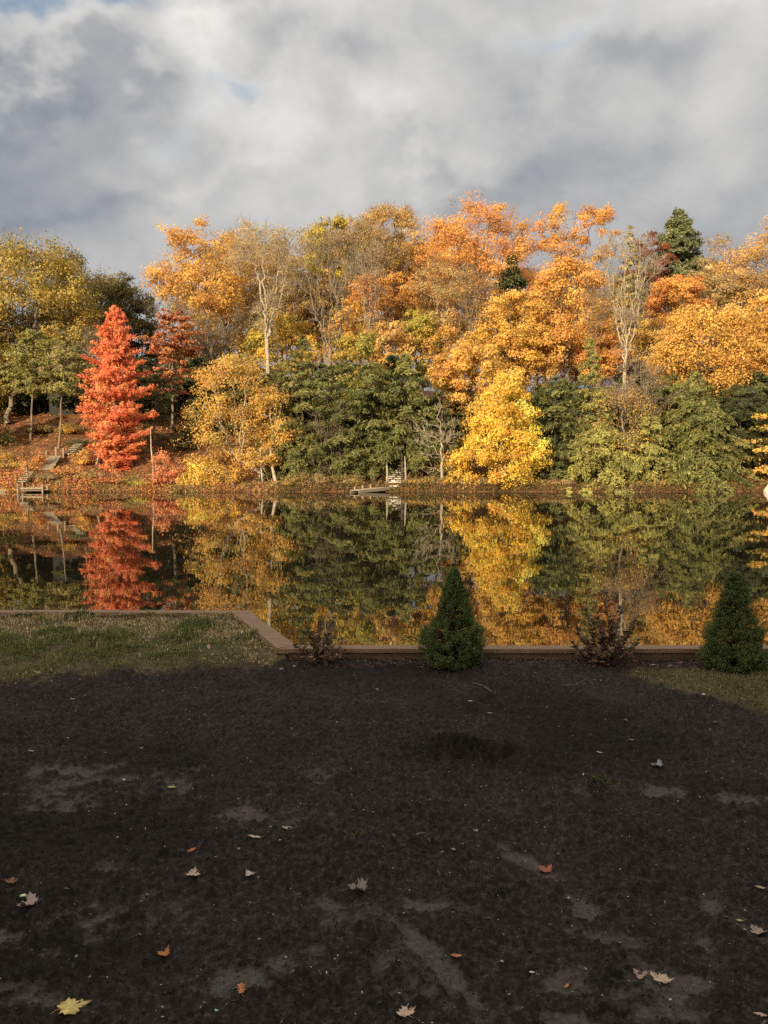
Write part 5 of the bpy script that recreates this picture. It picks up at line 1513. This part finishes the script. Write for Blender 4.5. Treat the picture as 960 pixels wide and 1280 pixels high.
LV = [
    ('large pale yellow maple leaf nearest the camera at lower left', 92, 1265, .095, 'maple', (.62, .47, .17), .10, -60, .15),
    ('small orange oak leaf standing up on its lobes at the bottom', 302, 1246, .060, 'oak', (.46, .19, .08), .3, 10, .35),
    ('curled orange leaf on the lower left soil', 204, 1193, .045, 'maple', (.44, .17, .06), .9, 60, .3),
    ('pinkish grey curled maple leaf near the left edge', 35, 1137, .078, 'maple', (.36, .27, .22), .6, 110, .2),
    ('dull brown leaf at the left edge above the pinkish one', 15, 1108, .05, 'maple', (.22, .10, .06), .5, 20, .2),
    ('pale tan maple leaf below the orange oval leaf', 243, 1107, .066, 'maple', (.52, .37, .27), .7, -100, .25),
    ('tiny cream leaf scrap right of the pale tan maple leaf', 312, 1104, .042, 'maple', (.50, .42, .34), .4, 140, .2),
    ('cream oval leaf in the middle left', 320, 1056, .060, 'oval', (.52, .42, .32), .4, 80, .2),
    ('rust orange oval leaf in the middle left', 236, 1070, .062, 'oval', (.44, .15, .05), .4, -50, .35),
    ('pale curled leaf above the cream oval leaf', 362, 1039, .066, 'oval', (.50, .38, .29), .9, 95, .25),
    ('grey withered leaf in the lower middle', 447, 1124, .078, 'maple', (.20, .165, .135), .8, 75, .3),
    ('red brown maple leaf right of the middle', 680, 1087, .064, 'maple', (.34, .11, .065), .5, 30, .2),
    ('bent orange leaf right of the grey diagonal track', 571, 1207, .045, 'oval', (.42, .19, .09), .8, 80, .3),
    ('small orange brown leaf in the lower right grey patch', 708, 1230, .030, 'oval', (.50, .22, .08), .4, -40, .3),
    ('tan maple leaf in the lower right', 828, 1223, .070, 'maple', (.54, .40, .27), .5, -40, .25),
    ('pinkish curled leaf just left of the tan maple leaf', 800, 1220, .045, 'maple', (.42, .27, .22), .9, 160, .2),
    ('dry tan leaf at the right edge', 947, 1170, .064, 'maple', (.36, .28, .22), .9, 120, .35),
    ('thin pale curled leaf near the right edge', 952, 1115, .045, 'oval', (.44, .33, .20), .9, 70, .2),
    ('pale tan leaf corner at the bottom edge', 506, 1277, .066, 'maple', (.55, .38, .27), .4, 20, .2),
    ('pinkish leaf at the bottom right corner', 953, 1270, .045, 'oval', (.50, .34, .27), .5, 70, .2),
    ('small green yellow leaf scrap at the lower middle', 642, 1230, .026, 'oval', (.36, .38, .20), .2, 80, .1),
    ('small white leaf scrap right of the green yellow scrap', 665, 1220, .022, 'oval', (.68, .66, .60), .4, 85, .1),
    ('yellow scrap of leaf below the dry tan leaf', 925, 1155, .030, 'oval', (.50, .40, .15), .6, 75, .2),
    ('silver grey curled leaf on the right soil', 821, 963, .060, 'maple', (.32, .30, .28), .9, 50, .3),
    ('small white leaf scrap on the right soil', 750, 943, .032, 'oval', (.66, .63, .58), .5, 70, .2),
    ('small grey leaf left of the silver grey curled leaf', 790, 930, .045, 'oval', (.26, .22, .18), .6, 70, .2),
    ('thin yellow twig like leaf on the left soil', 215, 987, .055, 'oval', (.42, .36, .14), .2, 85, .05),
    ('thin pale leaf above the yellow twig like leaf', 158, 973, .045, 'oval', (.50, .44, .36), .6, 60, .2),
    ('small pale leaf on the far left soil', 40, 942, .045, 'oval', (.38, .33, .28), .6, 80, .2),
    ('cream scrap at the front edge of the left lawn', 92, 877, .045, 'oval', (.60, .56, .50), .4, 85, .2),
    ('round pinkish leaf standing in the left lawn', 261, 815, .080, 'oval', (.48, .29, .20), .5, 30, .9),
    ('brown leaf in the left lawn near the diagonal board', 281, 800, .060, 'maple', (.28, .17, .11), .7, 80, .5),
    ('brown leaf in the straw grass at far left', 45, 848, .070, 'maple', (.26, .20, .15), .8, 60, .6),
    ('tan leaf under the upright shrub', 738, 829, .070, 'oval', (.46, .29, .16), .6, -50, .6),
    ('pale leaf scrap in the bed right of the upright shrub', 817, 832, .060, 'oval', (.48, .42, .34), .5, 80, .2),
    ('pale leaf on the soil in front of the upright shrub', 754, 851, .050, 'oval', (.50, .40, .30), .5, 70, .2),
    ('cream leaf scrap at the front of the right lawn', 877, 871, .060, 'maple', (.50, .46, .38), .6, 50, .3),
    ('tan leaf lying in the right lawn', 930, 876, .050, 'oval', (.46, .34, .20), .5, 70, .5),
    ('small pale leaf on the soil between the spruces', 588, 881, .045, 'oval', (.44, .38, .30), .5, 60, .2),
    ('small tan leaf below the middle spruce', 612, 898, .045, 'oval', (.42, .34, .24), .5, 80, .2),
    ('brown leaf by the grass at the diagonal board', 366, 833, .050, 'maple', (.52, .42, .33), .5, 80, .3),
]
for a in LV: fallen_leaf(*a[:8], tilt=a[8] * .6 if a[8] > .5 else a[8] * .22 * (-1) ** len(a[0]), zoff=.008 + (a[8] > .5) * .02)

# twigs on the soil
for i, (px, py, dx, dy, lb) in enumerate(((605, 864, 14, 6, 'thin pale twig on the soil right of the middle spruce'), (720, 857, 16, -5, 'thin brown twig in the bed edge'), (528, 1049, 8, -4, 'short pale twig on the middle soil'), (62, 850, 20, -6, 'grey forked twig in the left lawn'))):
    a = on_z(px - dx, py - dy, GZ0); b = on_z(px + dx, py + dy, GZ0)
    mb = MB(); mx_, my_ = (a[0] + b[0]) / 2, (a[1] + b[1]) / 2
    za, zm, zb_ = [float(yard_z(np.array([q_[0]]), np.array([q_[1]]))[0]) + .012 for q_ in (a, (mx_, my_), b)]
    mb.tube([(a[0] - mx_, a[1] - my_, za - zm), (0, .01, .006), (b[0] - mx_, b[1] - my_, zb_ - zm)], [.003, .0026, .0015], 6)
    o = mb.build('twig', M_bark_grey, smooth=True); o.location = (mx_, my_, zm); tag(o, lb, 'twig', 'twigs on the yard')

# ------------------------------------------------------------------ behind the camera: unseen building added to shade the yard
root = empty('unseen_house', (-9, -12, GZ0), 'unseen grey clapboard building added behind the yard to shade it', 'unseen_house')
mb = MB(); mb.box(-24, 7, -17, -7, GZ0 - .1, 7.0); mb.build('wall', M_clap, root)
mb = MB(); zr = 7.0
mb.v += [(-24.5, -6.5, zr), (7.5, -6.5, zr), (7.5, -12, zr + 3.2), (-24.5, -12, zr + 3.2), (7.5, -17.5, zr), (-24.5, -17.5, zr)]
mb.f += [(0, 1, 2, 3), (3, 2, 4, 5), (0, 3, 5), (1, 4, 2), (0, 5, 4, 1)]
mb.build('roof', M_roof, root)
for fz in (1.3, 4.3):
    for i in range(8):
        xx = -21.5 + i * 3.7
        mb = MB(); mb.box(xx - .65, xx + .65, -6.997, -6.94, fz, fz + 1.5); w_ = mb.build('window', M_white, root)
        mb = MB(); mb.box(xx - .55, xx + .55, -6.937, -6.925, fz + .1, fz + 1.4); p = mb.build('pane', M_glass); p.parent = w_; p.matrix_parent_inverse = parent_inv(w_)
